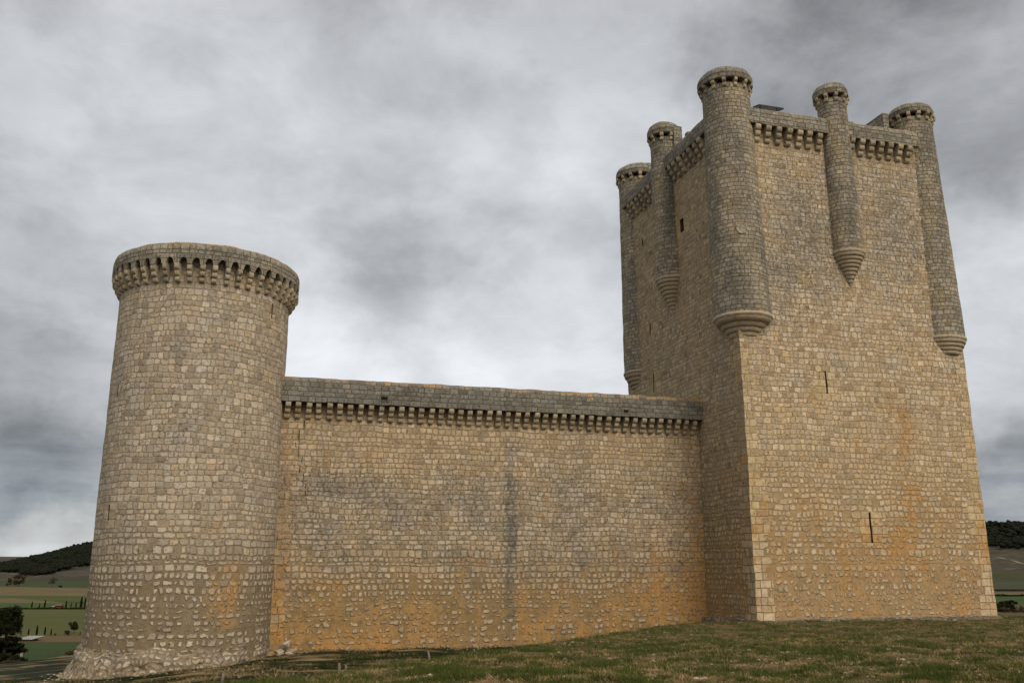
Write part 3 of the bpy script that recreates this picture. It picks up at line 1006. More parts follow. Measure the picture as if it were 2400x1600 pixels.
# crack near the round tower: flat strip, its inner shade painted near-black
mb = MB(); pts = []
u = 28.3; z = 9.1
rc_ = random.Random(5)
while z > 4.6:
    run = rc_.uniform(.3, .75)
    pts.append((u, z)); pts.append((u + rc_.uniform(-.05, .05), z - run * .5)); z -= run
    pts.append((u, z))
    u += rc_.choice((-.26, -.18, -.1, .12, .2, .26)) * (1 if 27.8 < u < 28.7 else 0) + (.2 if u <= 27.8 else -.2 if u >= 28.7 else 0)
    z -= .03
rows = [[], []]
for i, (u, z) in enumerate(pts):
    wv = .022 * (.3 + abs(noise.noise(Vector((z * 1.3, 0, 0)))) * 2.4) + .006
    for s_, r in zip((-1, 1), rows):
        p = fpt('curtain', u + s_ * wv, z); p = p + rough_disp(p)
        p2 = Vector((p.x, p.y, p.z)) + Vector((-N_.x, -N_.y, 0)) * -.0
        r.append(mb.vert(Vector(p) - N_.to_3d() * .02, (0, 0)))
mb.quadstrip(rows)
mb.build('crack', M_BLACK, curtain)

# ------------------------------------------------------------------ ROUND TOWER
tower = empty('round_tower', 'round stone tower with a ring of arched corbels at the left end of the wall', 'tower')
RT = 5.30
holes_t = [(radians(-23.1), radians(-22.0), 15.1, 16.1), (radians(-133.1), radians(-131.6), 9.75, 10.5), (radians(-127.2), radians(-125.8), 2.45, 3.35)]


def tpt(a, z, o=0.0):
    r = RT + .035 * (5 - z) / 10 + o
    return Vector((TX + r * cos(a), TY + r * sin(a), z))


def at_tow(a, z):
    n_ = noise.noise(Vector((cos(a) * 2, sin(a) * 2, z * .25)))
    rub = .08 + .45 * (1 - st01(z, -3, 5)) + .36 * (1 - st01(z, -4, .5))
    dl = math.degrees(a)
    wear = .02 + .12 * n_ + .26 * g2(dl, z, -86, 12.2, 7, .7) + .16 * g2(dl, z, -95, 15.2, 9, .7) + .06 * g2(dl, z, -80, 7, 20, 1.4) - .10 * (1 - st01(z, -3, 3))
    stn = .06 + .20 * n_ + .50 * g2(dl, z, -42, -2.0, 17, 2.4) + .16 * g2(dl, z, -60, 2, 30, 3) + .20 * g2(dl, z, -100, -3, 30, 1.2) + .25 * g2(dl, z, -80, 11.7, 10, .35) + .12 * st01(z, 16, 17) + .18 * g2(dl, z, -25, 8, 12, 12)
    qd = 9
    for a0, a1, z0, z1 in holes_t:
        if z0 - .5 < z < z1 + .3: qd = min(qd, max(0, max(a0 - a, a - a1)) * RT + .2)
    return (max(0, min(1, rub)), wear, stn, qd)


mb = MB()
aa = [radians(x) for x in frange(-190, 170, 4.0, [math.degrees(h_) for H in holes_t for h_ in H[:2]])]
mb.surf(lambda a, z: tpt(a, z), aa, frange(-6.6, 18.35, .45, [v for H in holes_t for v in H[2:]]), at_tow, uvf=lambda a, z: (a * RT + 1000, z), holes=holes_t)
mb.build('shaft', M_RUBT, tower)
for a0, a1, z0, z1 in holes_t:
    mb = MB(); ring = []
    for o in (0, -.9):
        r = []
        for a, z in ((a0, z0), (a1, z0), (a1, z1), (a0, z1)):
            p = tpt(a, z, o); p = p + (rough_disp(p) if o == 0 else Vector((0, 0, 0)))
            r.append(mb.vert(p, (a * RT, z)))
        ring.append(r)
    for i in range(4): mb.face((ring[0][i], ring[1][i], ring[1][(i + 1) % 4], ring[0][(i + 1) % 4]))
    mb.face(ring[1])
    mb.build('arrow_slit', M_DARK, tower)

# ring parapet carried on little arches between the corbels
NC = 48; RP = 5.84; ZSP, ZT = 17.50, 18.93
mb = MB()
npb = 10; cw = .27 / RP
th = []; zl = []
for i in range(NC):
    a0 = 2 * pi * (i - .5) / NC - cw / 2 + pi / NC
    bay = 2 * pi / NC
    for j, (fa, zz) in enumerate(((0, 0), (cw * .98, 0))):
        th.append(a0 + fa); zl.append(ZSP)
    gap = bay - cw; rad_ = gap * RP / 2
    for j in range(1, npb):
        t_ = j / npb
        th.append(a0 + cw + gap * t_); zl.append(ZSP + math.sin(t_ * pi) ** .55 * rad_ * 1.7)
th.append(th[0] + 2 * pi); zl.append(zl[0])


def at_tp(a, z):
    n_ = noise.noise(Vector((cos(a) * 3, sin(a) * 3, z)))
    dl = (math.degrees(a) + 180) % 360 - 180
    return (0, .18 + .2 * n_ + .22 * g2(dl, z, -68, 18.3, 25, .35), .05 + .55 * st01(z, ZT - .42, ZT - .05) + .15 * st01(dl, -60, -20), 9)


rows = []
inner = []
lv = [('in', 0), ('in', 1), ('in', 2)] + [('f', t_) for t_ in (0, .15, .4, .7, 1.0)] + [('c', .4), ('c', .8), ('c', 1.0)] + [('t', 0), ('t', 1)]
for kd, t_ in lv:
    r = []
    for a, z0 in zip(th, zl):
        ztop = ZT - .42 + .03 * noise.noise(Vector((cos(a) * 4, sin(a) * 4, 7)))
        if kd == 'in': rr_, z_ = ((RT - .2, 18.28), (RP - .28, 18.28), (RP - .28, z0 + .02))[t_]
        elif kd == 'f': rr_, z_ = RP, z0 + (ztop - z0) * t_
        elif kd == 'c': rr_, z_ = RP - .40 * (1 - cos(t_ * pi / 2)), ztop + .42 * sin(t_ * pi / 2)
        elif t_ == 0: rr_, z_ = RP - 1.0, ZT - .06
        else: rr_, z_ = RP - 1.0, ZT - .62
        p = Vector((TX + rr_ * cos(a), TY + rr_ * sin(a), z_)); p = p + rough_disp(p)
        vv = z_ if kd != 'c' else ZT - .42 + .55 * t_
        r.append(mb.vert(p, (a * RP + 1200, vv), at_tp(a, z_)))
    rows.append(r)
mb.quadstrip(rows)
mb.build('parapet', M_CAP, tower)
mb = MB(); cn = mb.vert((TX, TY, ZT - .55))
rim = [mb.vert((TX + 5.0 * cos(2 * pi * i / 48), TY + 5.0 * sin(2 * pi * i / 48), ZT - .58)) for i in range(48)]
for i in range(48): mb.face((rim[i], rim[(i + 1) % 48], cn))
mb.build('roof', M_CAP, tower)
for i in range(NC):
    a = 2 * pi * (i - .5) / NC + pi / NC
    place(TOWR_CORB[(i * 3 + i // 4) % 5], 'corbel', tower, (TX + RT * cos(a), TY + RT * sin(a), 16.48), (cos(a), sin(a)))

# spreading foot of broken rubble
mb = MB()
rows = []
nA = 240
KN = [(-.15, -4.25), (.08, -4.55), (.18, -4.80), (.32, -4.95), (.42, -5.15), (.50, -5.5), (.62, -5.8), (.85, -6.1), (1.2, -6.5), (1.6, -7.4)]
KP = [KN[0]] + [tuple(KN[i][c_] + (KN[i + 1][c_] - KN[i][c_]) * t_ for c_ in (0, 1)) for i in range(1, 9) for t_ in (0, .34, .67)] + [KN[-1]]
for i, (o, zz) in enumerate(KP):
    r = []
    for j in range(nA + 1):
        a = radians(-200) + radians(240) * j / nA
        fade = 1 - st01(math.degrees(a), -62, -20)
        oo = o * (.12 + .88 * fade) if i else -.15
        p = Vector((TX + (RT + oo) * cos(a), TY + (RT + oo) * sin(a), zz + .25 * noise.noise(Vector((a * 3, 0, 2))) + .25 * (1 - fade) * (i == 0)))
        if i: p = p + nvec(p, 1.1) * .20 + nvec(p, 2.7) * .10 + nvec(p, 5.5) * .06
        r.append(mb.vert(p, (a * 5.6 + 1400, -o * 1.1 + zz * .6), (.45, -.06 + .22 * noise.noise(p * .8) + (.08 if i < 10 else 0), .04, 9)))
    rows.append(r)
mb.quadstrip(rows[::-1])
mb.build('rubble_footing', M_FOOT, tower)


# ------------------------------------------------------------------ small things on and by the castle
def solar_panel(u, v_, z, wd, dp, label):
    root = empty('solar_panel', label, 'solar panel', loc=fpt('right', u, z, -v_))
    mb = MB(); ax = E_.to_3d() * wd; ay = N_.to_3d() * dp + Vector((0, 0, dp * .28))
    mb.box(-ax / 2, ax, ay, (0, 0, .06)); mb.build('panel', M_METAL, root)
    mb = MB()
    for a_, b_, c_ in ((-ax / 2 - E_.to_3d() * .04 - Vector((0, 0, .02)), E_.to_3d() * .045, ay), (ax / 2 - E_.to_3d() * .005 - Vector((0, 0, .02)), E_.to_3d() * .045, ay)):
        mb.box(a_, b_, c_, (0, 0, .11))
    mb.box(-ax / 2 - Vector((0, 0, .03)) - N_.to_3d() * .05, ax, N_.to_3d() * .048, (0, 0, .10))
    mb.build('frame', M_STEEL, root)
    mb = MB()
    for s_ in (-.35, .35):
        mb.box(ax * s_ + ay * .5 - Vector((.03, .03, 3.2)), (.07, 0, 0), (0, .07, 0), (0, 0, 3.18))
    mb.build('support', M_STEEL, root)
    return root


solar_panel(4.80, 1.5, 33.76, 2.05, .9, 'dark flat panel on the keep roof right of the front corner turret')
solar_panel(11.75, 1.5, 33.45, .42, .55, 'tiny dark panel tip behind the parapet just right of the slim turret')


def rock(name, loc, s, seed, label, cat='stone', group=None):
    bm = __import__('bmesh').new()
    __import__('bmesh').ops.create_icosphere(bm, subdivisions=3, radius=1)
    for v in bm.verts:
        d = v.co.copy()
        k_ = 1 + .45 * noise.noise(d * 1.3 + Vector((seed, 0, 0))) + .12 * noise.noise(d * 4 + Vector((seed, 3, 0)))
        v.co = Vector((max(-.8, min(.8, d.x)) * s[0] * k_, max(-.8, min(.8, d.y)) * s[1] * k_, max(-.75, min(.75, d.z)) * s[2] * k_))
    me = bpy.data.meshes.new(name); bm.to_mesh(me); bm.free(); me.materials.append(M_PALE)
    o = link(name, me, loc=loc); o.rotation_euler = (random.uniform(-.3, .3), random.uniform(-.3, .3), random.uniform(0, 6))
    return tag(o, label, cat, group)


for i, (u, z, s_, lb) in enumerate(((28.75, -4.72, .40, 'upper pale block of the fallen stones in the corner of round tower and wall'),
                                   (29.05, -5.12, .36, 'left lower pale block of the fallen stones in the corner of round tower and wall'),
                                   (28.45, -5.14, .33, 'right lower pale block of the fallen stones in the corner of round tower and wall'))):
    p = fpt('curtain', u, z, .55)
    rock('stone_block', (p.x, p.y, z), (s_, s_ * .8, s_ * .6), i * 7, lb, 'stone', 'fallen blocks by the tower')


def crest_post(px, ytop, dist, rad_, lean, label, mat=M_WOOD, wire=None):
    d = ray(px, ytop); d = d / d.y * dist
    zg = gz(d.x, d.y) - .25
    mb = MB(); H = d.z - zg; n = 7
    rows = []
    for t_ in (0, .5, .9, 1.0):
        r = []
        for i in range(n + 1):
            a = 2 * pi * i / n; q_ = rad_ * (1 if t_ < 1 else .6) * (1 + .15 * sin(3 * a))
            r.append(mb.vert((q_ * cos(a) + lean * (t_ - 1) * H, q_ * sin(a), t_ * H), (a, t_)))
        rows.append(r)
    mb.quadstrip(rows); mb.face(rows[-1][:-1])
    o = mb.build('fence_post', mat, None, (d.x, d.y, zg))
    return tag(o, label, 'fence post', 'old stakes along the grass bank')


crest_post(795, 1552, 27, .040, -.05, 'thicker weathered stake of the close pair on the grass bank below the long wall')
crest_post(811, 1556, 27.4, .032, .02, 'thinner weathered stake of the close pair on the grass bank below the long wall')
crest_post(1003, 1524, 31, .040, -.22, 'leaning wooden stake on the grass bank in front of the middle of the long wall')
crest_post(1111, 1519, 33, .040, .0, 'upright grey stake right of the leaning one on the grass bank')
crest_post(1269, 1503, 38, .035, .06, 'short dark stake low against the long wall, right of the upright grey one')
crest_post(1649, 1463, 57.5, .06, -.16, 'pale stake leaning where the long wall meets the keep', M_CONC)
crest_post(523, 1570, 25, .040, .02, 'grey stake on the bank just in front of the round tower foot')

# ------------------------------------------------------------------ grass, straw, stones of the hillside
def blades(name, ntuft, per, rad_t, hmin, hmax, wmin, wmax, c0, c1, thr, seed, nscale, terrace, label, xs=.8):
    """tufts of thin leaves set out by a patchy density"""
    r_ = np.random.default_rng(seed)
    N = ntuft * 8
    rr_ = 10.5 * (78 / 10.5) ** r_.random(N)
    az_ = np.radians(r_.uniform(-33, 33, N))
    x = rr_ * np.sin(az_); y = rr_ * np.cos(az_)
    dd_ = (x + 4) * -.922 + (y - 20) * .388
    dens = fbm(x * nscale * xs, y * nscale, 5, seed) + .10 * (vnoise(x * 3.1, y * 3.1, seed + 40) - .5)
    ok_ = dens > thr
    if terrace: ok_ &= dd_ > 3
    else: ok_ &= dd_ < 7
    x, y, dn = x[ok_][:ntuft], y[ok_][:ntuft], dens[ok_][:ntuft]
    ex = []
    for fc, L_, o_ in ((('curtain', 29.3, .05),) if terrace else (('left', OFF, .5), ('right', KW, .5), ('curtain', 14, .1))):
        for i in range(int(L_ * 9)):
            p_ = fpt(fc, r_.uniform(0, L_), 0, o_ + abs(r_.normal()) * .22); ex.append((p_.x, p_.y))
    ex = np.array(ex)
    x = np.concatenate([x, ex[:, 0]]); y = np.concatenate([y, ex[:, 1]]); dn = np.concatenate([dn, thr + .25 * r_.random(len(ex)) ** 2])
    n = len(x)
    big = np.clip((dn - thr) / .16, 0, 1)
    sc_ = (.5 + .9 * big) * r_.uniform(.6, 1.3, n)
    x = np.repeat(x, per); y = np.repeat(y, per); sc_ = np.repeat(sc_, per); n *= per
    ox = r_.normal(size=n) * rad_t * sc_; oy = r_.normal(size=n) * rad_t * sc_
    x = x + ox; y = y + oy
    rel = np.stack([x - C.x, y - C.y], -1)
    uu = rel @ np.array(E_); nn = rel @ np.array(N_)
    ok_ = ~((uu > -.45) & (uu < KW + .45) & (nn > -.45)) & ~((nn > OFF - .12) & (uu < .2)) & (np.hypot(x - TX, y - TY) > 6.2)
    x, y, ox, oy, sc_ = x[ok_], y[ok_], ox[ok_], oy[ok_], sc_[ok_]; n = len(x)
    z = terrain(x, y)
    hh_ = r_.uniform(hmin, hmax, n) * sc_
    ww = r_.uniform(wmin, wmax, n); th_ = r_.uniform(0, 2 * pi, n)
    v = np.empty((n, 3, 3), dtype=np.float32)
    v[:, 0] = np.stack([x - ww * np.cos(th_), y - ww * np.sin(th_), z - .02], -1)
    v[:, 1] = np.stack([x + ww * np.cos(th_), y + ww * np.sin(th_), z - .02], -1)
    v[:, 2] = np.stack([x + ox * .9 + r_.normal(size=n) * hh_ * .3, y + oy * .9 + r_.normal(size=n) * hh_ * .3, z + hh_], -1)
    m, k, b = new_mat(name + '_blades')
    pos = k.new('ShaderNodeNewGeometry').outputs['Position']
    k.put(b.inputs['Base Color'], k.ramp(k.noise(pos, 4.0, 5, .75), [(.30, c0), (.70, c1)]))
    o = raw_mesh(name, v.reshape(-1, 3), np.arange(n * 3).reshape(-1, 3), m)
    return tag(o, label, 'grass', None, 'stuff')


blades('green_grass', 24000, 16, .055, .05, .13, .004, .009, (.022, .034, .006), (.082, .102, .020), .475, 21, 2.0, False, 'patchy green grass tufts over the stony slope')
blades('dry_straw', 22000, 9, .10, .02, .07, .006, .012, (.11, .070, .028), (.46, .32, .16), .42, 22, 1.3, False, 'dry straw and stubble scattered over the slope')
blades('terrace_turf', 9000, 16, .16, .06, .16, .010, .018, (.010, .017, .004), (.030, .038, .009), .46, 23, .55, True, 'dark turf under the long wall')
blades('terrace_straw', 5000, 12, .16, .05, .13, .010, .018, (.15, .105, .05), (.36, .26, .14), .50, 24, .6, True, 'pale dry grass under the long wall')

# stones lying in the grass: countless
npb_ = 5500
r_ = np.random.default_rng(5)
rr_ = 10.5 * (75 / 10.5) ** r_.random(npb_); az_ = np.radians(r_.uniform(-33, 33, npb_))
x = rr_ * np.sin(az_); y = rr_ * np.cos(az_)
rel = np.stack([x - C.x, y - C.y], -1); uu = rel @ np.array(E_); nn = rel @ np.array(N_)
ok = ~((nn > -.5) & (uu > -.5)) & ~((nn > OFF - .2)) & (np.hypot(x - TX, y - TY) > 6)
x, y = x[ok], y[ok]; z = terrain(x, y)
fx, fy = [], []
for fc, L_, o_ in (('curtain', 29.3, .0), ('left', OFF, .45), ('right', KW, .45)):
    for i in range(int(L_ * 14)):
        p_ = fpt(fc, r_.uniform(0, L_), 0, o_ + abs(r_.normal()) * .28)
        fx.append(p_.x); fy.append(p_.y)
for i in range(110):
    a_ = radians(r_.uniform(-190, -20)); q_ = RT + .9 + abs(r_.normal()) * .7
    fx.append(TX + q_ * cos(a_)); fy.append(TY + q_ * sin(a_))
x = np.concatenate([x, fx]); y = np.concatenate([y, fy]); z = terrain(x, y)
foot = np.arange(len(x)) >= len(x) - len(fx)
sz = foot * (.01 + .07 * r_.random(len(x)) ** 3) + .014 + .045 * r_.random(len(x)) ** 5 + .05 * (r_.random(len(x)) > .988)
oct_ = np.array([[1, 0, 0], [0, 1, 0], [-1, 0, 0], [0, -1, 0], [0, 0, .7], [0, 0, -.5], [.7, .7, .1], [-.7, .7, -.1], [-.7, -.7, .15], [.7, -.7, 0]])
of = np.array([[0, 6, 4], [6, 1, 4], [1, 7, 4], [7, 2, 4], [2, 8, 4], [8, 3, 4], [3, 9, 4], [9, 0, 4]])
vv = oct_[None] * sz[:, None, None] * r_.uniform(.6, 1.4, (len(x), 10, 1)) * np.array([1.3, 1.0, .8]) + np.stack([x, y, z + .01], -1)[:, None]
ff = of[None] + (np.arange(len(x)) * 10)[:, None, None]
mp = plain('pebble_limestone', (.16, .11, .065), (.30, .235, .16), 2.0, c2=(.46, .40, .32))
peb = raw_mesh('pebbles', vv.reshape(-1, 3), ff.reshape(-1, 3), mp)
tag(peb, 'loose pale pebbles strewn over the grassy slope', 'pebbles', None, 'stuff')


# ------------------------------------------------------------------ vegetation
def leaf_cloud(centers, radii, n, size, seed, flat=.0):
    """leaf-sized triangles spread through ellipsoids"""
    r = np.random.default_rng(seed)
    V = []
    for c, rd in zip(centers, radii):
        d = r.normal(size=(n, 3)); d /= np.linalg.norm(d, axis=1)[:, None]
        rad__ = r.random(n) ** .45
        p = np.array(c) + d * rad__[:, None] * np.array(rd)
        a = r.normal(size=(n, 3)) * size; b_ = r.normal(size=(n, 3)) * size
        a[:, 2] *= 1 - flat; b_[:, 2] *= 1 - flat
        V.append(np.stack([p - a * .5 - b_ * .3, p + a * .5 - b_ * .3, p + b_ * .7], 1))
    V = np.concatenate(V); return V.reshape(-1, 3), np.arange(len(V) * 3).reshape(-1, 3)


def trunk_mesh(pts, name, mat, parent, n=7):
    mb = MB(); rows = []
    for (x, y, z, r) in pts:
        rows.append([mb.vert((x + r * cos(2 * pi * i / n), y + r * sin(2 * pi * i / n), z), (i, z)) for i in range(n + 1)])
    mb.quadstrip(rows, True)
    return mb.build(name, mat, parent)


# pine at the left edge, on the shoulder of the castle hill
pd = ray(6, 1552); pd = pd / pd.y * 92
PX, PY = pd.x, pd.y; PZ = gz(PX, PY)
pine = empty('pine_tree', 'dark pine with a dense round top at the left edge of the hill', 'tree', loc=(PX, PY, PZ))
hh = 92 / 2180
trunk_mesh([(0, 0, -.5, .22), (.05, 0, 1.5, .18), (0, .05, 4, .12), (0, 0, 6.5, .05)], 'trunk', M_BARK, pine)
cs = []; rs_ = []
rp = random.Random(3)
topz = (1552 - 1398) * hh
for i in range(26):
    a = rp.uniform(0, 2 * pi); d = rp.uniform(0, .85) ** .6
    cs.append((cos(a) * d * 1.0, sin(a) * d * 1.0, topz - 1.1 + rp.uniform(-1.3, .55))); rs_.append((.62, .62, .55))
for lvl, (z, reach) in enumerate(((3.1, 1.6), (2.6, 1.9), (2.0, 2.3), (1.55, 2.5), (1.1, 2.0))):
    for i in range(11):
        a = rp.uniform(0, 2 * pi); d = rp.uniform(.25, 1)
        cs.append((cos(a) * d * reach, sin(a) * d * reach, z + rp.uniform(-.25, .25))); rs_.append((.55, .55, .22))
v, f = leaf_cloud(cs, rs_, 260, .13, 4)
raw_mesh('crown', v, f, M_LEAFD, pine)
for i in range(14):
    c_ = cs[26 + i * 4 % 54]
    trunk_mesh([(0, 0, c_[2] - .3, .05), (c_[0] * .5, c_[1] * .5, c_[2] - .12, .035), (c_[0], c_[1], c_[2], .015)], 'branch', M_BARK, pine, 5)


def ground_hit(px, py):
    d = ray(px, py); d = d / d.y
    t_ = 10.0 * 1.004 ** np.arange(1720)
    hit = d.z * t_ < terrain(d.x * t_, t_)
    return d * float(t_[int(np.argmax(hit))] if hit.any() else t_[-1])


def cypress(px, py, hpx, seed, label, group):
    p = floor_at(px, py); H = hpx * p.y / 2190
    r = np.random.default_rng(seed)
    n = 420
    t_ = r.random(n); wdt = H * .12 * np.sin(np.clip(t_ * .93 + .07, 0, 1) * pi) ** .6 * (1.15 - .45 * t_)
    a = r.uniform(0, 2 * pi, n); q_ = np.sqrt(r.random(n)) * wdt
    lean = r.uniform(-.02, .06)
    c_ = np.stack([q_ * np.cos(a) + lean * t_ * H, q_ * np.sin(a), t_ * H * .97 + .15], -1)
    s1 = r.normal(size=(n, 3)) * H * .030; s2 = r.normal(size=(n, 3)) * H * .03; s2[:, 2] = np.abs(s2[:, 2]) + H * .05
    V = np.stack([c_ - s1, c_ + s1, c_ + s2], 1).reshape(-1, 3)
    root = empty('cypress_tree', label, 'cypress', group, loc=(p.x, p.y, FLOOR))
    raw_mesh('crown', V, np.arange(n * 3).reshape(-1, 3), M_LEAFC, root)
    trunk_mesh([(0, 0, -.2, H * .02), (0, 0, H * .3, H * .012)], 'trunk', M_BARK, root, 5)


ORD = ['first', 'second', 'third', 'fourth', 'fifth', 'sixth', 'seventh', 'eighth']
up = [(74, 14), (92, 10), (104, 17), (154, 16), (166, 11), (177.5, 12), (189, 23), (199, 22)]
for i, (x_, h_) in enumerate(up):
    cypress(x_, 1424, h_, 100 + i, ORD[i] + ' cypress from the left in the far row beside the red house', 'far row of cypresses')
lw = [(31.5, 14), (48, 12), (66, 15), (85.6, 21), (104, 18), (119, 14), (187, 8)]
for i, (x_, h_) in enumerate(lw):
    cypress(x_, 1488.5, h_, 200 + i, ORD[i] + ' cypress from the left in the nearer row along the pasture edge', 'nearer row of cypresses')


def round_tree(name, p, H, Wd, mat, label, cat, seed, trunk=.35, n=70, nc=16, size=None, group=None):
    root = empty(name, label, cat, group, loc=tuple(p))
    rp = random.Random(seed)
    cs = []; rs_ = []
    for i in range(nc):
        a = rp.uniform(0, 2 * pi); d = rp.random() ** .6
        zz = trunk * H + (1 - trunk) * H * rp.uniform(.12, .88)
        fl = math.sqrt(max(.1, 1 - ((zz / H - .5 - trunk / 2) / (.55 * (1 - trunk) + .05)) ** 2 * .8))
        cs.append((cos(a) * d * Wd * .38 * fl, sin(a) * d * Wd * .38 * fl, zz)); rs_.append((Wd * .17, Wd * .17, H * .11))
    v, f = leaf_cloud(cs, rs_, n, size or Wd * .06, seed)
    raw_mesh('crown', v, f, mat, root)
    trunk_mesh([(0, 0, -.4, H * .028), (0, 0, H * (trunk + .3), H * .014)], 'trunk', M_BARK, root, 6)
    return root


def px_h(p, px): return px * p.length / 2150


p = floor_at(173, 1484); round_tree('oak_tree', p, px_h(p, 24), px_h(p, 24), M_LEAFD, 'lone round tree on a bare trunk in the pasture left of the tower', 'tree', 31, .32)
p = floor_at(129, 1489); round_tree('bush', p, px_h(p, 5), px_h(p, 6), M_LEAFD, 'small dark bush at the end of the nearer cypress row', 'bush', 32, .0)
p = floor_at(158, 1487); round_tree('shrub', p, px_h(p, 9), px_h(p, 16), M_LEAFB, 'brown shrub just left of the lone round tree', 'shrub', 33, .0)
for i, (x_, y0_, h_, w_, lb) in enumerate(((20, 1374, 18, 14, 'smaller bare brown tree left of the other in the far green field'),
                                          (43, 1374, 28, 26, 'larger bare brown tree at the edge of the far green field'),
                                          (121, 1376, 22, 22, 'thin pale leafless tree alone in the far green field'))):
    p = floor_at(x_, y0_)
    round_tree('bare_tree', p, px_h(p, h_), px_h(p, w_), M_TWIG, lb, 'tree', 40 + i, .08 if i < 2 else .3, n=60 if i < 2 else 18, group='bare trees in the far field')
p = floor_at(141, 1376); round_tree('bush', p, px_h(p, 4), px_h(p, 10), M_LEAFD, 'low dark bush right of the thin leafless tree', 'bush', 47, .0)

# thicket of bare stems below the hill edge, and brush round it
def thicket(name, px0, px1, dist, H, n, mat, label, cat, seed):
    r = np.random.default_rng(seed)
    V = []
    for i in range(n):
        pxx = r.uniform(px0, px1); d = ray(pxx, 1540); dd__ = dist + r.uniform(-4, 4); d = d / d.y * dd__
        g = gz(d.x, d.y) - .2; h_ = H * r.uniform(.5, 1) * (.7 + .5 * math.sin((pxx - px0) / (px1 - px0) * pi))
        for s_ in range(3):
            lx, ly = r.normal() * .22 * h_, r.normal() * .22 * h_
            wv = .02
            V.append([(d.x - wv, d.y, g), (d.x + wv, d.y, g), (d.x + lx, d.y + ly, g + h_)])
            m_ = r.uniform(.3, .8); bx, by = d.x + lx * m_, d.y + ly * m_
            V.append([(bx, by, g + h_ * m_), (bx, by, g + h_ * m_ + .03), (bx + r.normal() * .3, by + r.normal() * .3, g + h_ * min(1, m_ + .3))])
    V = np.array(V).reshape(-1, 3)
    cx = V.mean(0); cx[2] = V[:, 2].min()
    o = raw_mesh(name, V - cx, np.arange(len(V)).reshape(-1, 3), mat); o.location = cx
    return tag(o, label, cat)


thicket('thicket', 78, 168, 106, 2.9, 260, M_TWIG, 'thicket of upright bare grey stems below the hill edge left of the tower', 'shrub', 51)
d = ray(172, 1540); d = d / d.y * 104
round_tree('shrub', (d.x, d.y, gz(d.x, d.y)), 3.0, 2.6, M_LEAFB, 'rusty brown bush against the foot of the round tower', 'shrub', 52, .0, 120, 14, .10)
for i, (x_, dist, H, Wd, lb) in enumerate(((30, 88, .9, 3.4, 'low olive brown scrub at the foot of the pine'), (62, 90, .7, 2.0, 'small rusty scrub right of the pine foot'))):
    d = ray(x_, 1555); d = d / d.y * dist
    round_tree('scrub', (d.x, d.y, gz(d.x, d.y)), H, Wd, M_LEAFB, lb, 'shrub', 55 + i, .0, 140, 12, .09)
d = ray(52.6, 1515); d = d / d.y * 100
zg = gz(d.x, d.y) - .3
mb = MB(); mb.box((-.08, -.08, 0), (.17, 0, 0), (0, .15, 0), (0, 0, d.z - zg - .05)); mb.box((-.05, -.05, d.z - zg - .05), (.11, 0, 0), (0, .1, 0), (0, 0, .05))
tag(mb.build('concrete_post', M_CONC, None, (d.x, d.y, zg)), 'pale concrete post standing right of the pine', 'post')

# striped shed and red house in the valley
p = floor_at(57, 1503); sc = p.length / 2150
shed = empty('shed', 'low shed with a white striped sheet roof behind the pine', 'shed', loc=(p.x, p.y, FLOOR))
mb = MB(); mb.box((-15 * sc, 0, 0), (30 * sc, 0, 0), (0, 5, 0), (0, 0, 4 * sc)); mb.build('wall', M_LEAFB, shed)
mb = MB(); nst = 9
for i in range(nst):
    x0 = -17 * sc + 34 * sc * i / nst; wv = 34 * sc / nst * .55
    mb.box((x0, -.4, 4.2 * sc), (wv, 0, 0), (2.4, 6, 5.0 * sc), (0, 0, .15))
mb.build('roof_sheet', M_WHITE, shed)
mb = MB()
for i in range(nst):
    x0 = -17 * sc + 34 * sc * (i + .55) / nst + .02; wv = 34 * sc / nst * .45 - .04
    mb.box((x0, -.4, 4.12 * sc), (wv, 0, 0), (2.4, 6, 5.0 * sc), (0, 0, .12))
mb.build('roof_gap', M_STEEL, shed)
p = floor_at(134, 1425.5); sc = p.length / 2150
house = empty('farmhouse', 'small red brick farmhouse with white gable between the far cypresses', 'house', loc=(p.x, p.y, FLOOR))
mb = MB(); mb.box((-5 * sc, 0, 0), (13 * sc, 0, 0), (0, 9 * sc, 0), (0, 0, 6 * sc)); mb.build('wall', M_BRICK, house)
mb = MB(); mb.box((-11 * sc, -.5, 0), (5.9 * sc, 0, 0), (0, 7 * sc, 0), (0, 0, 5.5 * sc)); mb.build('annex', M_WHITE, house)
mb = MB()
a_ = [mb.vert(q_) for q_ in ((-6 * sc, -.6, 6 * sc), (9 * sc, -.6, 6 * sc), (9 * sc, 4.5 * sc, 9.4 * sc), (-6 * sc, 4.5 * sc, 9.4 * sc), (9 * sc, 9.8 * sc, 6 * sc), (-6 * sc, 9.8 * sc, 6 * sc))]
mb.face((a_[0], a_[1], a_[2], a_[3])); mb.face((a_[3], a_[2], a_[4], a_[5])); mb.face((a_[1], a_[4], a_[2])); mb.face((a_[0], a_[3], a_[5])); mb.face((a_[0], a_[5], a_[4], a_[1]))
mb.build('roof', M_ROOFT, house)
for x0 in (-1.5, 4.5):
    mb = MB(); mb.box((x0 * sc, -.06, 2 * sc), (1.8 * sc, 0, 0), (0, .2, 0), (0, 0, 2.2 * sc)); mb.build('window', M_DARK, house)
mb = MB(); mb.box((5.8 * sc, -.9, 0), (3 * sc, 0, 0), (0, .8, 0), (0, 0, 2.0 * sc)); mb.build('porch', M_WHITE, house)


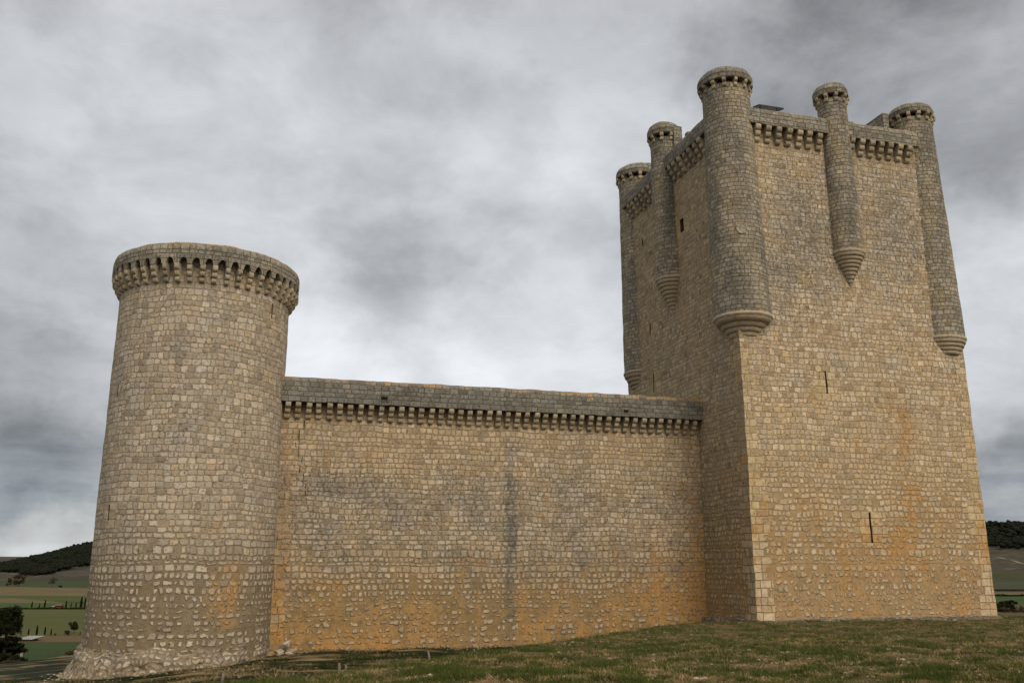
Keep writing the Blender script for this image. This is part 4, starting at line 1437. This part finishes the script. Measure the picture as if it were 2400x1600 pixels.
# hedges: long low masses
def hedge(px0, px1, py, hpx, mat, label, seed):
    r = np.random.default_rng(seed)
    a_ = np.array(floor_at(px0, py)); b_ = np.array(floor_at(px1, py)); L_ = np.linalg.norm(b_ - a_)
    H = hpx * np.linalg.norm((a_ + b_) / 2) / 2150
    n = int(L_ / H * 60)
    t_ = r.random(n)
    hv = vnoise(t_ * L_ / H / 2.5, t_ * 0, seed) * .7 + .45
    c_ = a_ + (b_ - a_) * t_[:, None] + np.stack([r.normal(size=n) * H * .3, r.normal(size=n) * H * .3, r.random(n) * H * hv], -1)
    s1 = r.normal(size=(n, 3)) * H * .16; s2 = r.normal(size=(n, 3)) * H * .16
    V = np.stack([c_ - s1, c_ + s1, c_ + s2 * 1.5], 1).reshape(-1, 3)
    o = raw_mesh('hedge', V - a_, np.arange(len(V)).reshape(-1, 3), mat); o.location = a_
    return tag(o, label, 'hedge')


hedge(-60, 260, 1427, 4, M_LEAFD, 'low dark hedge running behind the pasture at the red house', 1)
hedge(2290, 2700, 1396.5, 4, M_LEAFD, 'dark hedge along the bright green field right of the keep', 2)
hedge(2290, 2700, 1384.5, 2.5, M_LEAFB, 'thin brown hedge above the ploughed strip right of the keep', 3)
for i, (x_, y_, h_, w_, lb) in enumerate(((2345, 1438, 25, 34, 'left dark bush of the pair beyond the right corner of the keep'),
                                         (2370, 1436, 26, 28, 'right dark bush of the pair beyond the right corner of the keep'))):
    p = floor_at(x_, y_)
    round_tree('bush', p, px_h(p, h_), px_h(p, w_), M_LEAFD, lb, 'bush', 61 + i, .0, 120, 18, group='bushes right of the keep')
hedge(2310, 2620, 1441, 16, M_LEAFB, 'rusty brown brush along the field edge right of the keep', 4)


# woods on the far hills: one mass each
def wood(name, n, sampler, hgt, label, seed):
    r = np.random.default_rng(seed)
    x, y = sampler(r, n)
    z = terrain(x, y); n = len(x)
    ico = []
    g = (1 + 5 ** .5) / 2
    iv = np.array([[-1, g, 0], [1, g, 0], [-1, -g, 0], [1, -g, 0], [0, -1, g], [0, 1, g], [0, -1, -g], [0, 1, -g], [g, 0, -1], [g, 0, 1], [-g, 0, -1], [-g, 0, 1]]) / 1.9
    fi = np.array([[0, 11, 5], [0, 5, 1], [0, 1, 7], [0, 7, 10], [0, 10, 11], [1, 5, 9], [5, 11, 4], [11, 10, 2], [10, 7, 6], [7, 1, 8], [3, 9, 4], [3, 4, 2], [3, 2, 6], [3, 6, 8], [3, 8, 9], [4, 9, 5], [2, 4, 11], [6, 2, 10], [8, 6, 7], [9, 8, 1]])
    s_ = hgt * r.uniform(.55, 1.15, n)
    # three lumps to a tree
    V = []; F = []; o_ = 0
    for kx in range(3):
        off = r.normal(size=(n, 3)) * s_[:, None] * np.array([.28, .28, .12])
        sc_ = s_[:, None, None] * r.uniform(.28, .5, (n, 1, 1)) * r.uniform(.75, 1.3, (n, 12, 1))
        c_ = np.stack([x, y, z + s_ * .62], -1) + off
        V.append((c_[:, None] + iv[None] * sc_ * np.array([1, 1, .85])).reshape(-1, 3))
        F.append((fi[None] + (np.arange(n) * 12)[:, None, None] + o_).reshape(-1, 3)); o_ += n * 12
    o = raw_mesh(name, np.concatenate(V), np.concatenate(F), M_LEAFF)
    return tag(o, label, 'wood', None, 'stuff')


def samp_left(r, n):
    az_ = r.uniform(-34, -16, n * 3); d_ = r.uniform(2100, 3500, n * 3)
    x = d_ * np.sin(np.radians(az_)); y = d_ * np.cos(np.radians(az_))
    hz_ = terrain(x, y) - FLOOR
    lim = 6 + 26 * np.clip((az_ + 26.6) / 3, 0, 1) + 9 * np.clip((-27.4 - az_) / 1.5, 0, 1) + (vnoise(x / 40, y / 40, 2) - .5) * 8
    okk = (hz_ > lim) & (vnoise(x / 30, y / 30, 77) > .22)
    return x[okk][:n], y[okk][:n]


def samp_right(r, n):
    az_ = r.uniform(18, 40, n * 3); d_ = r.uniform(2250, 3600, n * 3)
    x = d_ * np.sin(np.radians(az_)); y = d_ * np.cos(np.radians(az_))
    hz_ = terrain(x, y) - FLOOR
    lim = 52 + (vnoise(x / 60, y / 60, 12) - .5) * 24
    okk = (hz_ > lim) & (vnoise(x / 70, y / 70, 78) > .36)
    return x[okk][:n], y[okk][:n]


wood('pine_wood', 9000, samp_left, 11, 'dark pine wood covering the far hill left of the tower', 71)
wood('hill_wood', 6000, samp_right, 14, 'dark wood with bare patches on the far hill right of the keep', 72)
# sloping green field at the foot of the right hill
m, k, b = new_mat('field_soil')
pos = k.new('ShaderNodeNewGeometry').outputs['Position']
k.put(b.inputs['Base Color'], k.ramp(k.noise(pos, .008, 5, .6), [(.35, (.026, .030, .011)), (.65, (.048, .048, .020))]))
mb = MB(); rows = []
for j in range(9):
    r = []
    for i in range(25):
        p = ground_hit(2180 + i * 30, 1340 + 42 * j / 8)
        r.append(mb.vert((p.x, p.y, gz(p.x, p.y) + .9)))
    rows.append(r)
mb.quadstrip(rows, flip=True)
tag(mb.build('field', m), kind='structure')
# pale farm track across the right hill
mb = MB(); rows = [[], []]
for i in range(25):
    pxx = 2250 + 18 * i; pyy = 1283 + (pxx - 2250) * .262
    p = ground_hit(pxx, pyy)
    for s_, r in zip((-4, 4), rows): r.append(mb.vert((p.x, p.y + s_ * 3, gz(p.x, p.y + s_ * 3) + 1.2)))
mb.quadstrip(rows, flip=True)
tag(mb.build('path', M_PALE), kind='structure')
